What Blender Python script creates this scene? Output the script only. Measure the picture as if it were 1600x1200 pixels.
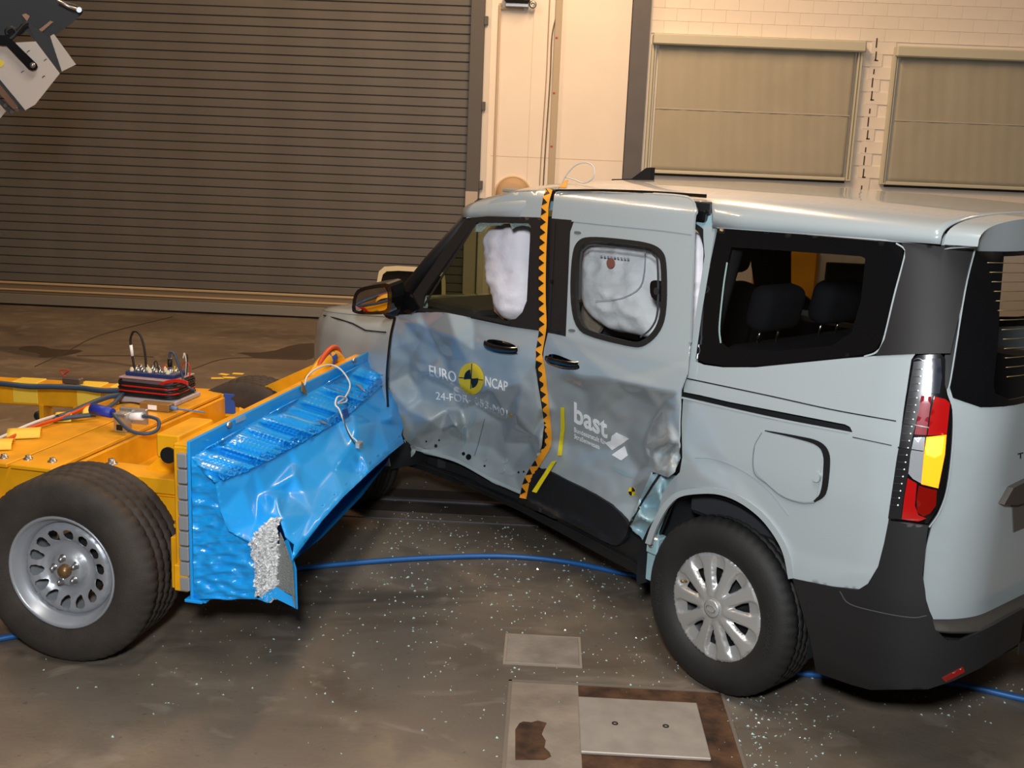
import bpy, bmesh, math, random
import numpy as np
from mathutils import Vector, Matrix, noise
from mathutils.geometry import delaunay_2d_cdt

for _o in list(bpy.data.objects):
    bpy.data.objects.remove(_o, do_unlink=True)
scene = bpy.context.scene
COL = scene.collection
random.seed(7)
PI = math.pi

# ------------------------------------------------------------------ camera
CAM_POS = np.array([-1.3175278, -4.3631983, 1.9548620])
CAM_F = np.array([-0.0253305, 0.9767104, -0.2130613])
CAM_R = np.array([0.9985933, 0.0346525, 0.0401320])
CAM_U = np.array([-0.0465804, 0.2117450, 0.9762143])
FPX = 1723.167
cam_data = bpy.data.cameras.new('camera')
cam_data.sensor_fit = 'HORIZONTAL'; cam_data.sensor_width = 36.0
cam_data.lens = FPX / 1600.0 * 36.0
cam_data.clip_start = 0.05; cam_data.clip_end = 100
cam = bpy.data.objects.new('camera', cam_data)
M4 = Matrix.Identity(4)
for i in range(3):
    M4[i][0] = CAM_R[i]; M4[i][1] = CAM_U[i]; M4[i][2] = -CAM_F[i]; M4[i][3] = CAM_POS[i]
cam.matrix_world = M4
COL.objects.link(cam); scene.camera = cam

# ------------------------------------------------------------------ world, lights, exposure
world = bpy.data.worlds.new('world'); scene.world = world; world.use_nodes = True
world.node_tree.nodes['Background'].inputs[0].default_value = (1.0, 0.80, 0.58, 1)
world.node_tree.nodes['Background'].inputs[1].default_value = 0.07
scene.view_settings.view_transform = 'Standard'
scene.view_settings.look = 'None'
scene.view_settings.exposure = 0.2
scene.view_settings.gamma = 1.0
scene.view_settings.use_curve_mapping = False

def area(name, loc, target, size, power, color, size_y=None, spread=180):
    l = bpy.data.lights.new(name, 'AREA'); l.energy = power; l.color = color
    l.shape = 'RECTANGLE' if size_y else 'SQUARE'; l.size = size
    if size_y: l.size_y = size_y
    l.spread = math.radians(spread)
    o = bpy.data.objects.new(name, l); o.location = loc
    o.rotation_euler = (Vector(target) - Vector(loc)).to_track_quat('-Z', 'Y').to_euler()
    COL.objects.link(o); return o
WARM = (1.0, 0.63, 0.35); NEUT = (0.93, 0.97, 1.0)
# hall lamps under the ceiling (warm) and the photographer's flash head (neutral)
area('hall_lamp_back', (-0.9, 4.2, 5.7), (-0.9, 5.4, 0), 0.5, 225, WARM, 3.0)
area('hall_lamp_left', (-5.2, 2.6, 5.7), (-5.0, 3.0, 0), 0.5, 170, WARM, 3.0)
area('hall_lamp_right', (4.2, 3.0, 5.7), (4.2, 3.6, 0), 0.5, 35, WARM, 3.0)
area('hall_lamp_front', (-1.2, -2.4, 5.7), (-0.9, -1.2, 0), 0.6, 140, (1, .93, .85), 3.2)
area('camera_flash', (-1.5, -4.5, 2.55), (-0.7, 0.3, 0.8), 0.32, 150, NEUT)

# ------------------------------------------------------------------ helpers: colour and materials
def lin(c):
    if isinstance(c, str):
        c = [int(c[i:i + 2], 16) / 255 for i in (0, 2, 4)]
    return tuple((v / 12.92 if v <= .04045 else ((v + .055) / 1.055) ** 2.4) for v in c[:3]) + (1,)
MATS = {}
def mat(name, col, rough=.5, metal=0., coat=0., bump=0., bscale=60., var=0., vscale=8., spec=.5, emit=None, es=0.):
    if name in MATS: return MATS[name]
    m = bpy.data.materials.new(name); m.use_nodes = True
    nt = m.node_tree; b = nt.nodes['Principled BSDF']
    c = lin(col)
    b.inputs['Base Color'].default_value = c
    b.inputs['Roughness'].default_value = rough
    b.inputs['Metallic'].default_value = metal
    b.inputs['Coat Weight'].default_value = coat
    b.inputs['Coat Roughness'].default_value = .04
    b.inputs['Specular IOR Level'].default_value = spec
    tc = nt.nodes.new('ShaderNodeTexCoord')
    if var > 0:
        n = nt.nodes.new('ShaderNodeTexNoise'); n.inputs['Scale'].default_value = vscale; n.inputs['Detail'].default_value = 6
        nt.links.new(tc.outputs['Object'], n.inputs['Vector'])
        r = nt.nodes.new('ShaderNodeValToRGB')
        r.color_ramp.elements[0].position = .3; r.color_ramp.elements[1].position = .7
        r.color_ramp.elements[0].color = tuple(v * (1 - var) for v in c[:3]) + (1,)
        r.color_ramp.elements[1].color = tuple(min(1, v * (1 + var * .6)) for v in c[:3]) + (1,)
        nt.links.new(n.outputs['Fac'], r.inputs['Fac']); nt.links.new(r.outputs['Color'], b.inputs['Base Color'])
    if bump > 0:
        n2 = nt.nodes.new('ShaderNodeTexNoise'); n2.inputs['Scale'].default_value = bscale; n2.inputs['Detail'].default_value = 4
        nt.links.new(tc.outputs['Object'], n2.inputs['Vector'])
        bp = nt.nodes.new('ShaderNodeBump'); bp.inputs['Strength'].default_value = bump; bp.inputs['Distance'].default_value = .01
        nt.links.new(n2.outputs['Fac'], bp.inputs['Height']); nt.links.new(bp.outputs['Normal'], b.inputs['Normal'])
    if emit:
        b.inputs['Emission Color'].default_value = lin(emit); b.inputs['Emission Strength'].default_value = es
    MATS[name] = m
    return m
def glassmat(name, tint, refl=1.0):
    m = bpy.data.materials.new(name); m.use_nodes = True; nt = m.node_tree
    nt.nodes.remove(nt.nodes['Principled BSDF'])
    out = nt.nodes['Material Output']
    t = nt.nodes.new('ShaderNodeBsdfTransparent'); t.inputs[0].default_value = tuple(tint) + (1,)
    g = nt.nodes.new('ShaderNodeBsdfGlossy'); g.inputs['Roughness'].default_value = .02
    fr = nt.nodes.new('ShaderNodeFresnel'); fr.inputs['IOR'].default_value = 1.5
    mx = nt.nodes.new('ShaderNodeMixShader')
    ge = nt.nodes.new('ShaderNodeNewGeometry'); sb_ = nt.nodes.new('ShaderNodeMath'); sb_.operation = 'SUBTRACT'; sb_.inputs[0].default_value = 1.0
    ml = nt.nodes.new('ShaderNodeMath'); ml.operation = 'MULTIPLY'
    nt.links.new(ge.outputs['Backfacing'], sb_.inputs[1]); nt.links.new(fr.outputs[0], ml.inputs[0]); nt.links.new(sb_.outputs[0], ml.inputs[1])
    nt.links.new(ml.outputs[0], mx.inputs[0]); nt.links.new(t.outputs[0], mx.inputs[1]); nt.links.new(g.outputs[0], mx.inputs[2])
    nt.links.new(mx.outputs[0], out.inputs[0]); MATS[name] = m
    return m

PAINT = mat('van_paint', 'a0a9ac', .26, 0, .8, spec=.5)
BLACKP = mat('black_plastic', '161719', .55, bump=.06, bscale=700)
PIANO = mat('gloss_black', '0e0e10', .12, coat=.6)
SATIN = mat('satin_black_film', '1c1a1b', .58, spec=.35)
RUBBER = mat('rubber', '151515', .6)
DARKIN = mat('dark_interior', '16171a', .8)
SEATM = mat('seat_cloth', '2b2e36', .85, bump=.2, bscale=500)
CHROME = mat('chrome', 'd8d8d8', .12, 1)
STEEL = mat('steel', 'a9aaab', .35, .9)
ALU = mat('aluminium', 'c4c4c2', .38, .85)
GLASS = glassmat('tinted_glass', (.70, .70, .70))
WSG = glassmat('windscreen_glass', (.50, .53, .42))
CLEAR = glassmat('clear_glass', (.93, .95, .94))
TYRE = mat('tyre_rubber', '1b1a19', .68, bump=.12, bscale=180, var=.25, vscale=9)
TYRED = mat('dusty_tyre_rubber', '37302a', .8, bump=.2, bscale=160, var=.45, vscale=7)
HUBC = mat('wheel_cover_silver', 'b9bab9', .34, .55)
RIMG = mat('rim_grey_paint', 'a4a7ad', .35, .4)
YEL = mat('trolley_yellow', 'e8a20c', .45, coat=.15, var=.22, vscale=6, bump=.05, bscale=90)
YTAPE = mat('yellow_tape', 'f3cb45', .5, bump=.1, bscale=120)
BLUE = mat('barrier_blue', '1b9ae6', .34, coat=.3, bump=.05, bscale=40)
BLUEP = mat('barrier_blue_pleats', '1b9ae6', .24, coat=.5, bump=.08, bscale=90)
BLUEF = mat('barrier_blue_foil', '1b9ae6', .26, coat=.4, bump=.25, bscale=50)
HONEY = mat('torn_honeycomb', 'ededed', .4, .25, bump=.6, bscale=150)
BAG = mat('airbag_cloth', 'f0ebf2', .85, bump=.25, bscale=45, var=.05, vscale=14)
WHITEV = mat('white_vinyl', 'ffffff', .45)
NCAPY = mat('target_yellow', 'f0cf12', .45)
BLACKV = mat('black_vinyl', '101010', .5)
ORNG = mat('marker_orange', 'f2a026', .5)
CABB = mat('cable_blue_grey', '34475c', .5)
CABK = mat('cable_black', '16181a', .5)
CABR = mat('cable_red', 'c2261e', .45)
CABO = mat('cable_orange', 'cf4a16', .5)
CABW = mat('cable_white', 'd8d4cc', .5)
HOSE = mat('hose_blue', '1c5c9e', .45)

# ------------------------------------------------------------------ helpers: objects
def link(name, me, m=None, parent=None):
    o = bpy.data.objects.new(name, me); COL.objects.link(o)
    if m is not None and not me.materials: me.materials.append(m)
    if parent is not None: o.parent = parent
    return o
def pymesh(name, v, f, m, parent=None, smooth=False):
    me = bpy.data.meshes.new(name); me.from_pydata([tuple(map(float, p)) for p in v], [], [tuple(map(int, q)) for q in f])
    me.update()
    if smooth: me.polygons.foreach_set('use_smooth', [True] * len(me.polygons))
    return link(name, me, m, parent)
def thing(name, label, cat, loc=(0, 0, 0), rz=0, group=None):
    o = bpy.data.objects.new(name, None); COL.objects.link(o); o.location = loc; o.rotation_euler = (0, 0, rz)
    o.empty_display_size = .1
    return tag(o, label, cat, group)
def tag(o, label=None, cat=None, group=None, kind=None):
    if label: o['label'] = label
    if cat: o['category'] = cat
    if group: o['group'] = group
    if kind: o['kind'] = kind
    return o
class MB:
    def __init__(s): s.bm = bmesh.new()
    def box(s, x0, x1, y0, y1, z0, z1, bev=0., mtx=None, seg=1):
        r = bmesh.ops.create_cube(s.bm, size=1.0); vs = r['verts']
        for v in vs:
            v.co = Vector(((x0 + x1) / 2 + v.co.x * (x1 - x0), (y0 + y1) / 2 + v.co.y * (y1 - y0), (z0 + z1) / 2 + v.co.z * (z1 - z0)))
        if bev > 0:
            es = list({e for v in vs for e in v.link_edges})
            b = bmesh.ops.bevel(s.bm, geom=es, offset=bev, segments=seg, affect='EDGES', profile=.5)
            vs = list({v for f in b['faces'] for v in f.verts} | {v for v in vs if v.is_valid})
        if mtx is not None: bmesh.ops.transform(s.bm, matrix=mtx, verts=vs)
        return s
    def tube(s, pts, r, n=8, caps=True):
        pts = [Vector(p) for p in pts]; rings = []; prev = None
        for i, p in enumerate(pts):
            t = (pts[min(i + 1, len(pts) - 1)] - pts[max(i - 1, 0)]).normalized()
            if prev is None:
                a = Vector((0, 0, 1)) if abs(t.z) < .9 else Vector((1, 0, 0)); nrm = t.cross(a).normalized()
            else:
                nrm = (prev - t * prev.dot(t)).normalized()
            prev = nrm; b = t.cross(nrm)
            rr = r[i] if isinstance(r, (list, tuple)) else r
            rings.append([s.bm.verts.new(p + (nrm * math.cos(2 * PI * k / n) + b * math.sin(2 * PI * k / n)) * rr) for k in range(n)])
        for a, b in zip(rings, rings[1:]):
            for k in range(n):
                f = s.bm.faces.new((a[k], a[(k + 1) % n], b[(k + 1) % n], b[k])); f.smooth = True
        if caps and n > 2:
            s.bm.faces.new(rings[0][::-1]); s.bm.faces.new(rings[-1])
        return s
    def cyl(s, a, b, r, n=16, r2=None):
        return s.tube([a, b], [r, r if r2 is None else r2], n)
    def lathe(s, prof, mtx, n=48, closed=False, fn=None, smooth=True):
        """prof: (radius, axial) pairs revolved about local z"""
        rings = []
        for k in range(n):
            a = 2 * PI * k / n; ring = []
            for j, (r, h) in enumerate(prof):
                if fn: r, h = fn(r, h, a, j)
                ring.append(s.bm.verts.new(mtx @ Vector((r * math.cos(a), r * math.sin(a), h))))
            rings.append(ring)
        m = len(prof)
        for k in range(n):
            A, B = rings[k], rings[(k + 1) % n]
            for j in range(m if closed else m - 1):
                f = s.bm.faces.new((A[j], B[j], B[(j + 1) % m], A[(j + 1) % m])); f.smooth = smooth
        return s
    def prism(s, poly, h, mtx):
        """poly in local xy, extruded along local z by h"""
        a = [s.bm.verts.new(mtx @ Vector((x, y, 0))) for x, y in poly]; b = [s.bm.verts.new(mtx @ Vector((x, y, h))) for x, y in poly]
        n = len(poly)
        s.bm.faces.new(a[::-1]); s.bm.faces.new(b)
        for i in range(n): s.bm.faces.new((a[i], a[(i + 1) % n], b[(i + 1) % n], b[i]))
        return s
    def grid(s, P, smooth=True, close_u=False):
        R = [[s.bm.verts.new(Vector(map(float, p))) for p in row] for row in P]
        for i in range(len(R) - (0 if close_u else 1)):
            A, B = R[i], R[(i + 1) % len(R)]
            for j in range(len(A) - 1):
                f = s.bm.faces.new((A[j], A[j + 1], B[j + 1], B[j])); f.smooth = smooth
        return s
    def build(s, name, m, parent=None, recalc=True):
        if recalc: bmesh.ops.recalc_face_normals(s.bm, faces=s.bm.faces)
        me = bpy.data.meshes.new(name); s.bm.to_mesh(me); s.bm.free()
        return link(name, me, m, parent)
def boxo(name, m, parent, x0, x1, y0, y1, z0, z1, bev=.003):
    return MB().box(x0, x1, y0, y1, z0, z1, bev).build(name, m, parent)
def spline(pts, n=8):
    P = [Vector(p) for p in pts]; P = [P[0] * 2 - P[1]] + P + [P[-1] * 2 - P[-2]]; out = []
    for i in range(1, len(P) - 2):
        for k in range(n):
            t = k / n; a, b, c, d = P[i - 1], P[i], P[i + 1], P[i + 2]
            out.append(.5 * ((2 * b) + (c - a) * t + (2 * a - 5 * b + 4 * c - d) * t * t + (3 * b - a - 3 * c + d) * t ** 3))
    out.append(P[-2]); return out
def mapto(origin, xaxis, yaxis, zaxis):
    m = Matrix.Identity(4)
    for i in range(3): m[i][0] = xaxis[i]; m[i][1] = yaxis[i]; m[i][2] = zaxis[i]; m[i][3] = origin[i]
    return m
def mirror_copy(o):
    """the same part on the other side of the vehicle (y negated)"""
    me = o.data.copy()
    co = np.empty(len(me.vertices) * 3); me.vertices.foreach_get('co', co); co = co.reshape(-1, 3); co[:, 1] *= -1
    me.vertices.foreach_set('co', co.ravel()); me.flip_normals(); me.update()
    c = o.copy(); c.data = me; COL.objects.link(c); return c

# ------------------------------------------------------------------ helpers: points on rays
def rays(px, py):
    px = np.asarray(px, float); py = np.asarray(py, float)
    return CAM_F + CAM_R * ((px - 800) / FPX)[..., None] - CAM_U * ((py - 600) / FPX)[..., None]
def on_plane(px, py, p0, n):
    d = rays(px, py); n = np.asarray(n, float)
    return CAM_POS + d * (np.dot(np.asarray(p0, float) - CAM_POS, n) / (d @ n))[..., None]
def on_floor(px, py, z=0.): return on_plane(px, py, (0, 0, z), (0, 0, 1))
def on_wall(px, py, y=7.5): return on_plane(px, py, (0, y, 0), (0, 1, 0))

# ------------------------------------------------------------------ helpers: filled outlines
def inside(P, poly):
    P = np.asarray(P, float); x, y = P[:, 0], P[:, 1]; c = np.zeros(len(P), bool); n = len(poly); j = n - 1
    for i in range(n):
        xi, yi = poly[i]; xj, yj = poly[j]
        if yi != yj:
            c ^= ((yi > y) != (yj > y)) & (x < (xj - xi) * (y - yi) / (yj - yi) + xi)
        j = i
    return c
def segdist(P, poly):
    P = np.asarray(P, float); d = np.full(len(P), 1e9); n = len(poly)
    for i in range(n):
        a = np.asarray(poly[i], float); b = np.asarray(poly[(i + 1) % n], float); ab = b - a
        t = np.clip(((P - a) @ ab) / max(ab @ ab, 1e-12), 0, 1)
        d = np.minimum(d, np.hypot(*(P - a - t[:, None] * ab).T))
    return d
def resample(poly, step):
    out = []; n = len(poly)
    for i in range(n):
        a = np.asarray(poly[i], float); b = np.asarray(poly[(i + 1) % n], float)
        k = max(1, int(round(np.hypot(*(b - a)) / step)))
        for t in range(k): out.append(tuple(a + (b - a) * t / k))
    return out
def smoothpoly(poly, it=2):
    for _ in range(it):
        o = []; n = len(poly)
        for i in range(n):
            a = np.asarray(poly[i], float); b = np.asarray(poly[(i + 1) % n], float)
            o += [tuple(a * .75 + b * .25), tuple(a * .25 + b * .75)]
        poly = o
    return poly
def fill(poly, step, holes=(), sx=1.):
    """triangulated outline with inner points; returns Nx2 points and faces"""
    S = np.array([1., sx]); poly = [tuple(np.asarray(p) * S) for p in poly]; holes = [[tuple(np.asarray(p) * S) for p in h] for h in holes]
    V = []; E = []
    for pl in [poly] + holes:
        r = resample(pl, step); b = len(V); V += r; E += [(b + i, b + (i + 1) % len(r)) for i in range(len(r))]
    A = np.array(poly); x0, y0 = A.min(0); x1, y1 = A.max(0)
    g = []; row = 0; y = y0 + step * .5
    while y < y1:
        x = x0 + (step * .5 if row % 2 else 0)
        while x < x1: g.append((x, y)); x += step
        y += step * .866; row += 1
    if g:
        g = np.array(g); k = inside(g, poly) & (segdist(g, poly) > step * .5)
        for h in holes: k &= ~inside(g, h) & (segdist(g, h) > step * .5)
        V += [tuple(p) for p in g[k]]
    r = delaunay_2d_cdt([Vector(v) for v in V], E, [], 0, 1e-7)
    P = np.array([tuple(v) for v in r[0]]); F = np.array([f for f in r[2]])
    c = P[F].mean(1); k = inside(c, poly)
    for h in holes: k &= ~inside(c, h)
    return P / S, F[k]
def orient(P3, F, ref, away):
    t = P3[F]; n = np.cross(t[:, 1] - t[:, 0], t[:, 2] - t[:, 0]); d = ((np.asarray(ref) - t.mean(1)) * n).sum()
    if (d < 0) != away: return F[:, ::-1]
    return F
def shell(name, P3, F, m, parent, thick=.004, smooth=True):
    """open sheet -> closed sheet with thickness behind it"""
    t = P3[F]; fn = np.cross(t[:, 1] - t[:, 0], t[:, 2] - t[:, 0]); N = np.zeros_like(P3)
    for k in range(3): np.add.at(N, F[:, k], fn)
    N /= np.maximum(np.linalg.norm(N, axis=1, keepdims=True), 1e-12)
    n = len(P3); V = np.vstack([P3, P3 - N * thick])
    e = {}
    for a, b, c in F:
        for q in ((a, b), (b, c), (c, a)): e[q] = 1
    rim = [q for q in e if (q[1], q[0]) not in e]
    faces = [tuple(f) for f in F] + [tuple(n + f[::-1]) for f in F] + [(b, a, n + a, n + b) for a, b in rim]
    me = bpy.data.meshes.new(name); me.from_pydata([tuple(map(float, p)) for p in V], [], [tuple(map(int, q)) for q in faces]); me.update()
    sm = [smooth] * (2 * len(F)) + [False] * len(rim)
    me.polygons.foreach_set('use_smooth', sm)
    o = link(name, me, m, parent)
    if smooth and rim:
        idx = {}
        for ed in me.edges: idx[tuple(sorted(ed.vertices))] = ed.index
        sharp = np.zeros(len(me.edges), bool)
        for a, b in rim:
            for q in ((a, b), (n + a, n + b)):
                k = idx.get(tuple(sorted((int(q[0]), int(q[1])))))
                if k is not None: sharp[k] = True
        at = me.attributes.new('sharp_edge', 'BOOLEAN', 'EDGE'); at.data.foreach_set('value', sharp)
    return o

def stroke(pts, w):
    """pixel polyline -> two offset polylines"""
    P = np.array([(p.x, p.y) for p in spline([(a, b, 0) for a, b in pts], 5)]); T = np.gradient(P, axis=0); T /= np.maximum(np.hypot(T[:, 0], T[:, 1])[:, None], 1e-9)
    N = np.stack([-T[:, 1], T[:, 0]], -1); W = np.interp(np.linspace(0, 1, len(P)), np.linspace(0, 1, len(np.atleast_1d(w))), np.atleast_1d(w)) if np.ndim(w) else np.full(len(P), w)
    return [tuple(q) for q in P + N * W[:, None] / 2], [tuple(q) for q in P - N * W[:, None] / 2]

# ------------------------------------------------------------------ the setting
def struct(o): o['kind'] = 'structure'; return o
def floor_material():
    m = bpy.data.materials.new('concrete_floor'); m.use_nodes = True; nt = m.node_tree; b = nt.nodes['Principled BSDF']
    tc = nt.nodes.new('ShaderNodeTexCoord')
    def nz(s, det, sc=(1, 1, 1), dist=0.):
        mp = nt.nodes.new('ShaderNodeMapping'); mp.inputs['Scale'].default_value = sc
        nt.links.new(tc.outputs['Object'], mp.inputs['Vector'])
        n = nt.nodes.new('ShaderNodeTexNoise'); n.inputs['Scale'].default_value = s; n.inputs['Detail'].default_value = det
        n.inputs['Distortion'].default_value = dist; nt.links.new(mp.outputs[0], n.inputs['Vector']); return n
    def ramp(n, a, ca, c, cc):
        r = nt.nodes.new('ShaderNodeValToRGB'); r.color_ramp.elements[0].position = a; r.color_ramp.elements[1].position = c
        r.color_ramp.elements[0].color = ca; r.color_ramp.elements[1].color = cc; nt.links.new(n.outputs['Fac'], r.inputs['Fac']); return r
    def mix(f, a, c, mode='MIX'):
        x = nt.nodes.new('ShaderNodeMix'); x.data_type = 'RGBA'; x.blend_type = mode
        if isinstance(f, float): x.inputs[0].default_value = f
        else: nt.links.new(f, x.inputs[0])
        nt.links.new(a, x.inputs[6])
        if isinstance(c, tuple): x.inputs[7].default_value = c
        else: nt.links.new(c, x.inputs[7])
        return x.outputs[2]
    base = ramp(nz(.9, 8, (1, 1.6, 1), .6), .33, lin('544a40'), .68, lin('7e7262'))
    blot = ramp(nz(2.6, 8, (1, 1, 1), 1.2), .42, (0, 0, 0, 1), .62, (1, 1, 1, 1))
    c = mix(blot.outputs[0], base.outputs[0], lin('645b51'))
    st = ramp(nz(.55, 4, (.6, 1.4, 1), 1.0), .60, (0, 0, 0, 1), .66, (1, 1, 1, 1))
    c = mix(st.outputs[0], c, lin('4a433b'))
    streak = ramp(nz(2.2, 7, (.45, 3, 1), .8), .58, (0, 0, 0, 1), .78, (.55, .55, .55, 1))
    c = mix(streak.outputs[0], c, lin('494038'))
    sp = ramp(nz(38, 3), .66, (0, 0, 0, 1), .74, (.6, .6, .6, 1))
    c = mix(sp.outputs[0], c, lin('453c33'))
    pale = ramp(nz(3.4, 9, (1, 1.3, 1), 1.5), .58, (0, 0, 0, 1), .72, (.55, .55, .55, 1))
    c = mix(pale.outputs[0], c, lin('857b6e'))
    nt.links.new(c, b.inputs['Base Color'])
    rr = ramp(nz(1.7, 6), .3, (.38, .38, .38, 1), .7, (.62, .62, .62, 1)); nt.links.new(rr.outputs[0], b.inputs['Roughness'])
    bp = nt.nodes.new('ShaderNodeBump'); bp.inputs['Strength'].default_value = .12; bp.inputs['Distance'].default_value = .01
    nt.links.new(nz(55, 5).outputs['Fac'], bp.inputs['Height']); nt.links.new(bp.outputs[0], b.inputs['Normal'])
    return m
FLOORM = floor_material()
WALLM = mat('wall_paint', 'ece5da', .75, bump=.08, bscale=45, var=.06, vscale=2.5)
PLAST = mat('smooth_wall_paint', 'efe8dd', .7, bump=.05, bscale=30, var=.05, vscale=1.6)
DARKW = mat('hall_wall_grey', '5d5a55', .8)
CEILM = mat('ceiling_paint', 'd8d2c6', .8)
DARKSTEEL = mat('column_paint', '5d5b5c', .5, var=.08, vscale=5)
SLATM = mat('shutter_slat', '63605b', .5, .1, var=.10, vscale=3)
BLINDM = mat('blind_cloth', 'aba796', .8, bump=.1, bscale=220, var=.05, vscale=3)
BLINDF = mat('blind_frame', 'c8c7b4', .5)
XL, XR, YF, YB, ZC = -9.4, 7.4, -8.5, 7.5, 6.0
struct(boxo('floor', FLOORM, None, XL, XR, YF, YB + .3, -.2, 0, 0))
struct(boxo('ceiling', CEILM, None, XL, XR, YF, YB + .3, ZC, ZC + .2, 0))
struct(boxo('wall_left', DARKW, None, XL - .2, XL, YF, YB + .3, 0, ZC, 0))
struct(boxo('wall_right', DARKW, None, XR, XR + .2, YF, YB + .3, 0, ZC, 0))
struct(boxo('wall_front', DARKW, None, XL, XR, YF - .2, YF, 0, ZC, 0))
DX1 = -2.20                                       # right edge of the shutter curtain
wb = MB()
wb.box(XL, -2.0, YB + .02, YB + .3, 4.3, ZC)
wb.box(XL, XR, YB + .25, YB + .3, 0, ZC)
wb.box(-2.0, -.46, YB, YB + .25, 0, ZC)
wb.box(-.46, XR, YB + .012, YB + .25, 0, ZC)
WB = struct(wb.build('wall_back', PLAST))
# painted blocks of the wall right of the steel column
bl_mesh = None; WINS = [(-.33, 1.80, 1.66, 3.10), (2.12, 4.50, 1.64, 3.08)]
CH, CL = .1245, .25
for r in range(17):
    z0 = 1.50 + r * CH
    x = -.345 - (CL / 2 if r % 2 else 0)
    while x < 4.55:
        a, b_ = max(x, -.345), x + CL; x += CL
        if b_ - a < .05: continue
        zc = z0 + CH / 2; xc = (a + b_) / 2
        if any(w[0] - .01 < xc < w[1] + .01 and w[2] < zc < w[3] - .02 for w in WINS): continue
        o = None
        if abs(b_ - a - CL) < 1e-6:
            if bl_mesh is None:
                o = boxo('brick', WALLM, WB, -CL / 2 + .0007, CL / 2 - .0007, -.006, .010, -CH / 2 + .0009, CH / 2 - .0009, .0008); bl_mesh = o.data
            else: o = link('brick', bl_mesh, None, WB)
            o.location = (xc, YB + .006 + random.uniform(-.0006, .0006), zc)
        else:
            o = boxo('brick', WALLM, WB, a + .0007, b_ - .0007, YB, YB + .016, z0 + .0009, z0 + CH - .0009, .0008)
# stepped crack down the pier between the two blinds and faint seams in the plaster
cr = MB(); cx_ = 1.955
for k in range(12):
    z0 = 1.62 + k * CH * 1.05
    cr.box(cx_ - .006 + .004 * math.sin(k * 2.1), cx_ + .006 + .004 * math.sin(k * 2.1), YB - .004, YB + .004, z0, z0 + CH * (.75 if k % 3 else .4))
    if k % 3 == 1: cr.box(cx_ - .006, cx_ + .03, YB - .004, YB + .004, z0, z0 + .012)
cr.build('crack', mat('crack_dark', '4a3a2c', .9), WB)
sm = MB(); sm.box(-1.95, -.56, YB - .0015, YB + .002, 1.815, 1.822).box(-1.56, -1.555, YB - .0015, YB + .002, 1.2, 3.6)
sm.build('seam', mat('seam_paint', 'd5c6b4', .8), WB)
tag(WB.children[-1], 'faint joint in the smooth wall')
# steel column
colm = MB(); colm.box(-.555, -.375, YB - .14, YB - .125, 0, ZC).box(-.555, -.375, YB + .0, YB + .012, 0, ZC).box(-.47, -.455, YB - .125, YB, 0, ZC)
C_ = struct(colm.build('trim_1', DARKSTEEL)); C_['label'] = 'dark grey steel column between smooth and blockwork wall'
# ---- roller shutter
door = struct(thing('door_1', 'wide dark grey roller shutter with horizontal slats', None)); door['label'] = 'wide dark grey roller shutter with horizontal slats'
pitch = .0925; prof = [(0, .008), (.001, -.004), (.006, -.010), (pitch * .3, -.010), (pitch * .7, -.010), (pitch - .012, -.010), (pitch - .008, -.006), (pitch - .007, .010), (pitch, .010)]
sv = []; sf = []
for k, (z, y) in enumerate(prof): sv += [(XL + .01, y, z), (DX1 + .03, y, z)]
for k in range(len(prof) - 1): sf.append((2 * k, 2 * k + 1, 2 * k + 3, 2 * k + 2))
slat0 = pymesh('slat', sv, sf, SLATM, door, False)
for i in range(43):
    o = slat0 if i == 0 else link('slat', slat0.data, None, door)
    o.location = (0, YB + .03 + random.uniform(-.002, .002), .262 + i * pitch)
rb = MB(); rb.box(XL + .01, DX1 + .02, YB - .02, YB + .04, .13, .255, .004); rb.build('bottom_rail', mat('shutter_rail', '8c7c66', .5, .5), door)
rb = MB(); rb.box(XL + .01, DX1 + .02, YB - .035, YB - .018, .238, .262, .003).box(XL + .01, DX1 + .02, YB - .035, YB - .018, .165, .182, .003)
rb.build('bright_edge', mat('shutter_edge', 'e0c9a0', .35, .5), door)
rb = MB(); rb.box(XL + .01, DX1 + .02, YB - .05, YB + .04, .02, .128, .004); rb.build('threshold_angle', mat('shutter_angle', '9a968c', .45, .6), door)
rb = MB(); rb.box(XL + .01, DX1 + .02, YB - .03, YB + .05, 0, .02); rb.build('floor_gap', mat('gap_shade', '141210', .8), door)  # black shadow line under the shutter, put in as a solid dark strip
g = MB(); g.box(-2.20, -2.055, YB - .045, YB + .1, 0, 4.3, .004); GR = g.build('guide_rail', mat('guide_grey', '56534e', .5), door)
g = MB(); g.box(-2.20, -2.07, YB - .047, YB - .03, 0, 1.44, .002); g.build('guide_rail_base', mat('guide_bare', 'b9afa2', .5), door)
for z in (1.47, 2.28, 3.13, 3.95): boxo('hinge_lug', mat('guide_grey', ''), door, -2.06, -2.02, YB - .06, YB - .02, z, z + .085)
boxo('head_box', mat('guide_grey', ''), door, XL + .01, -2.0, YB - .3, YB + .1, 4.15, 4.6)
door.pop('category', None) if 'category' in door.keys() else None
tr = MB(); tr.box(-2.055, -1.99, YB - .02, YB + .02, 0, 4.3, .003); struct(tr.build('trim_2', mat('frame_white', 'd9d4cb', .5)))
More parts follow.
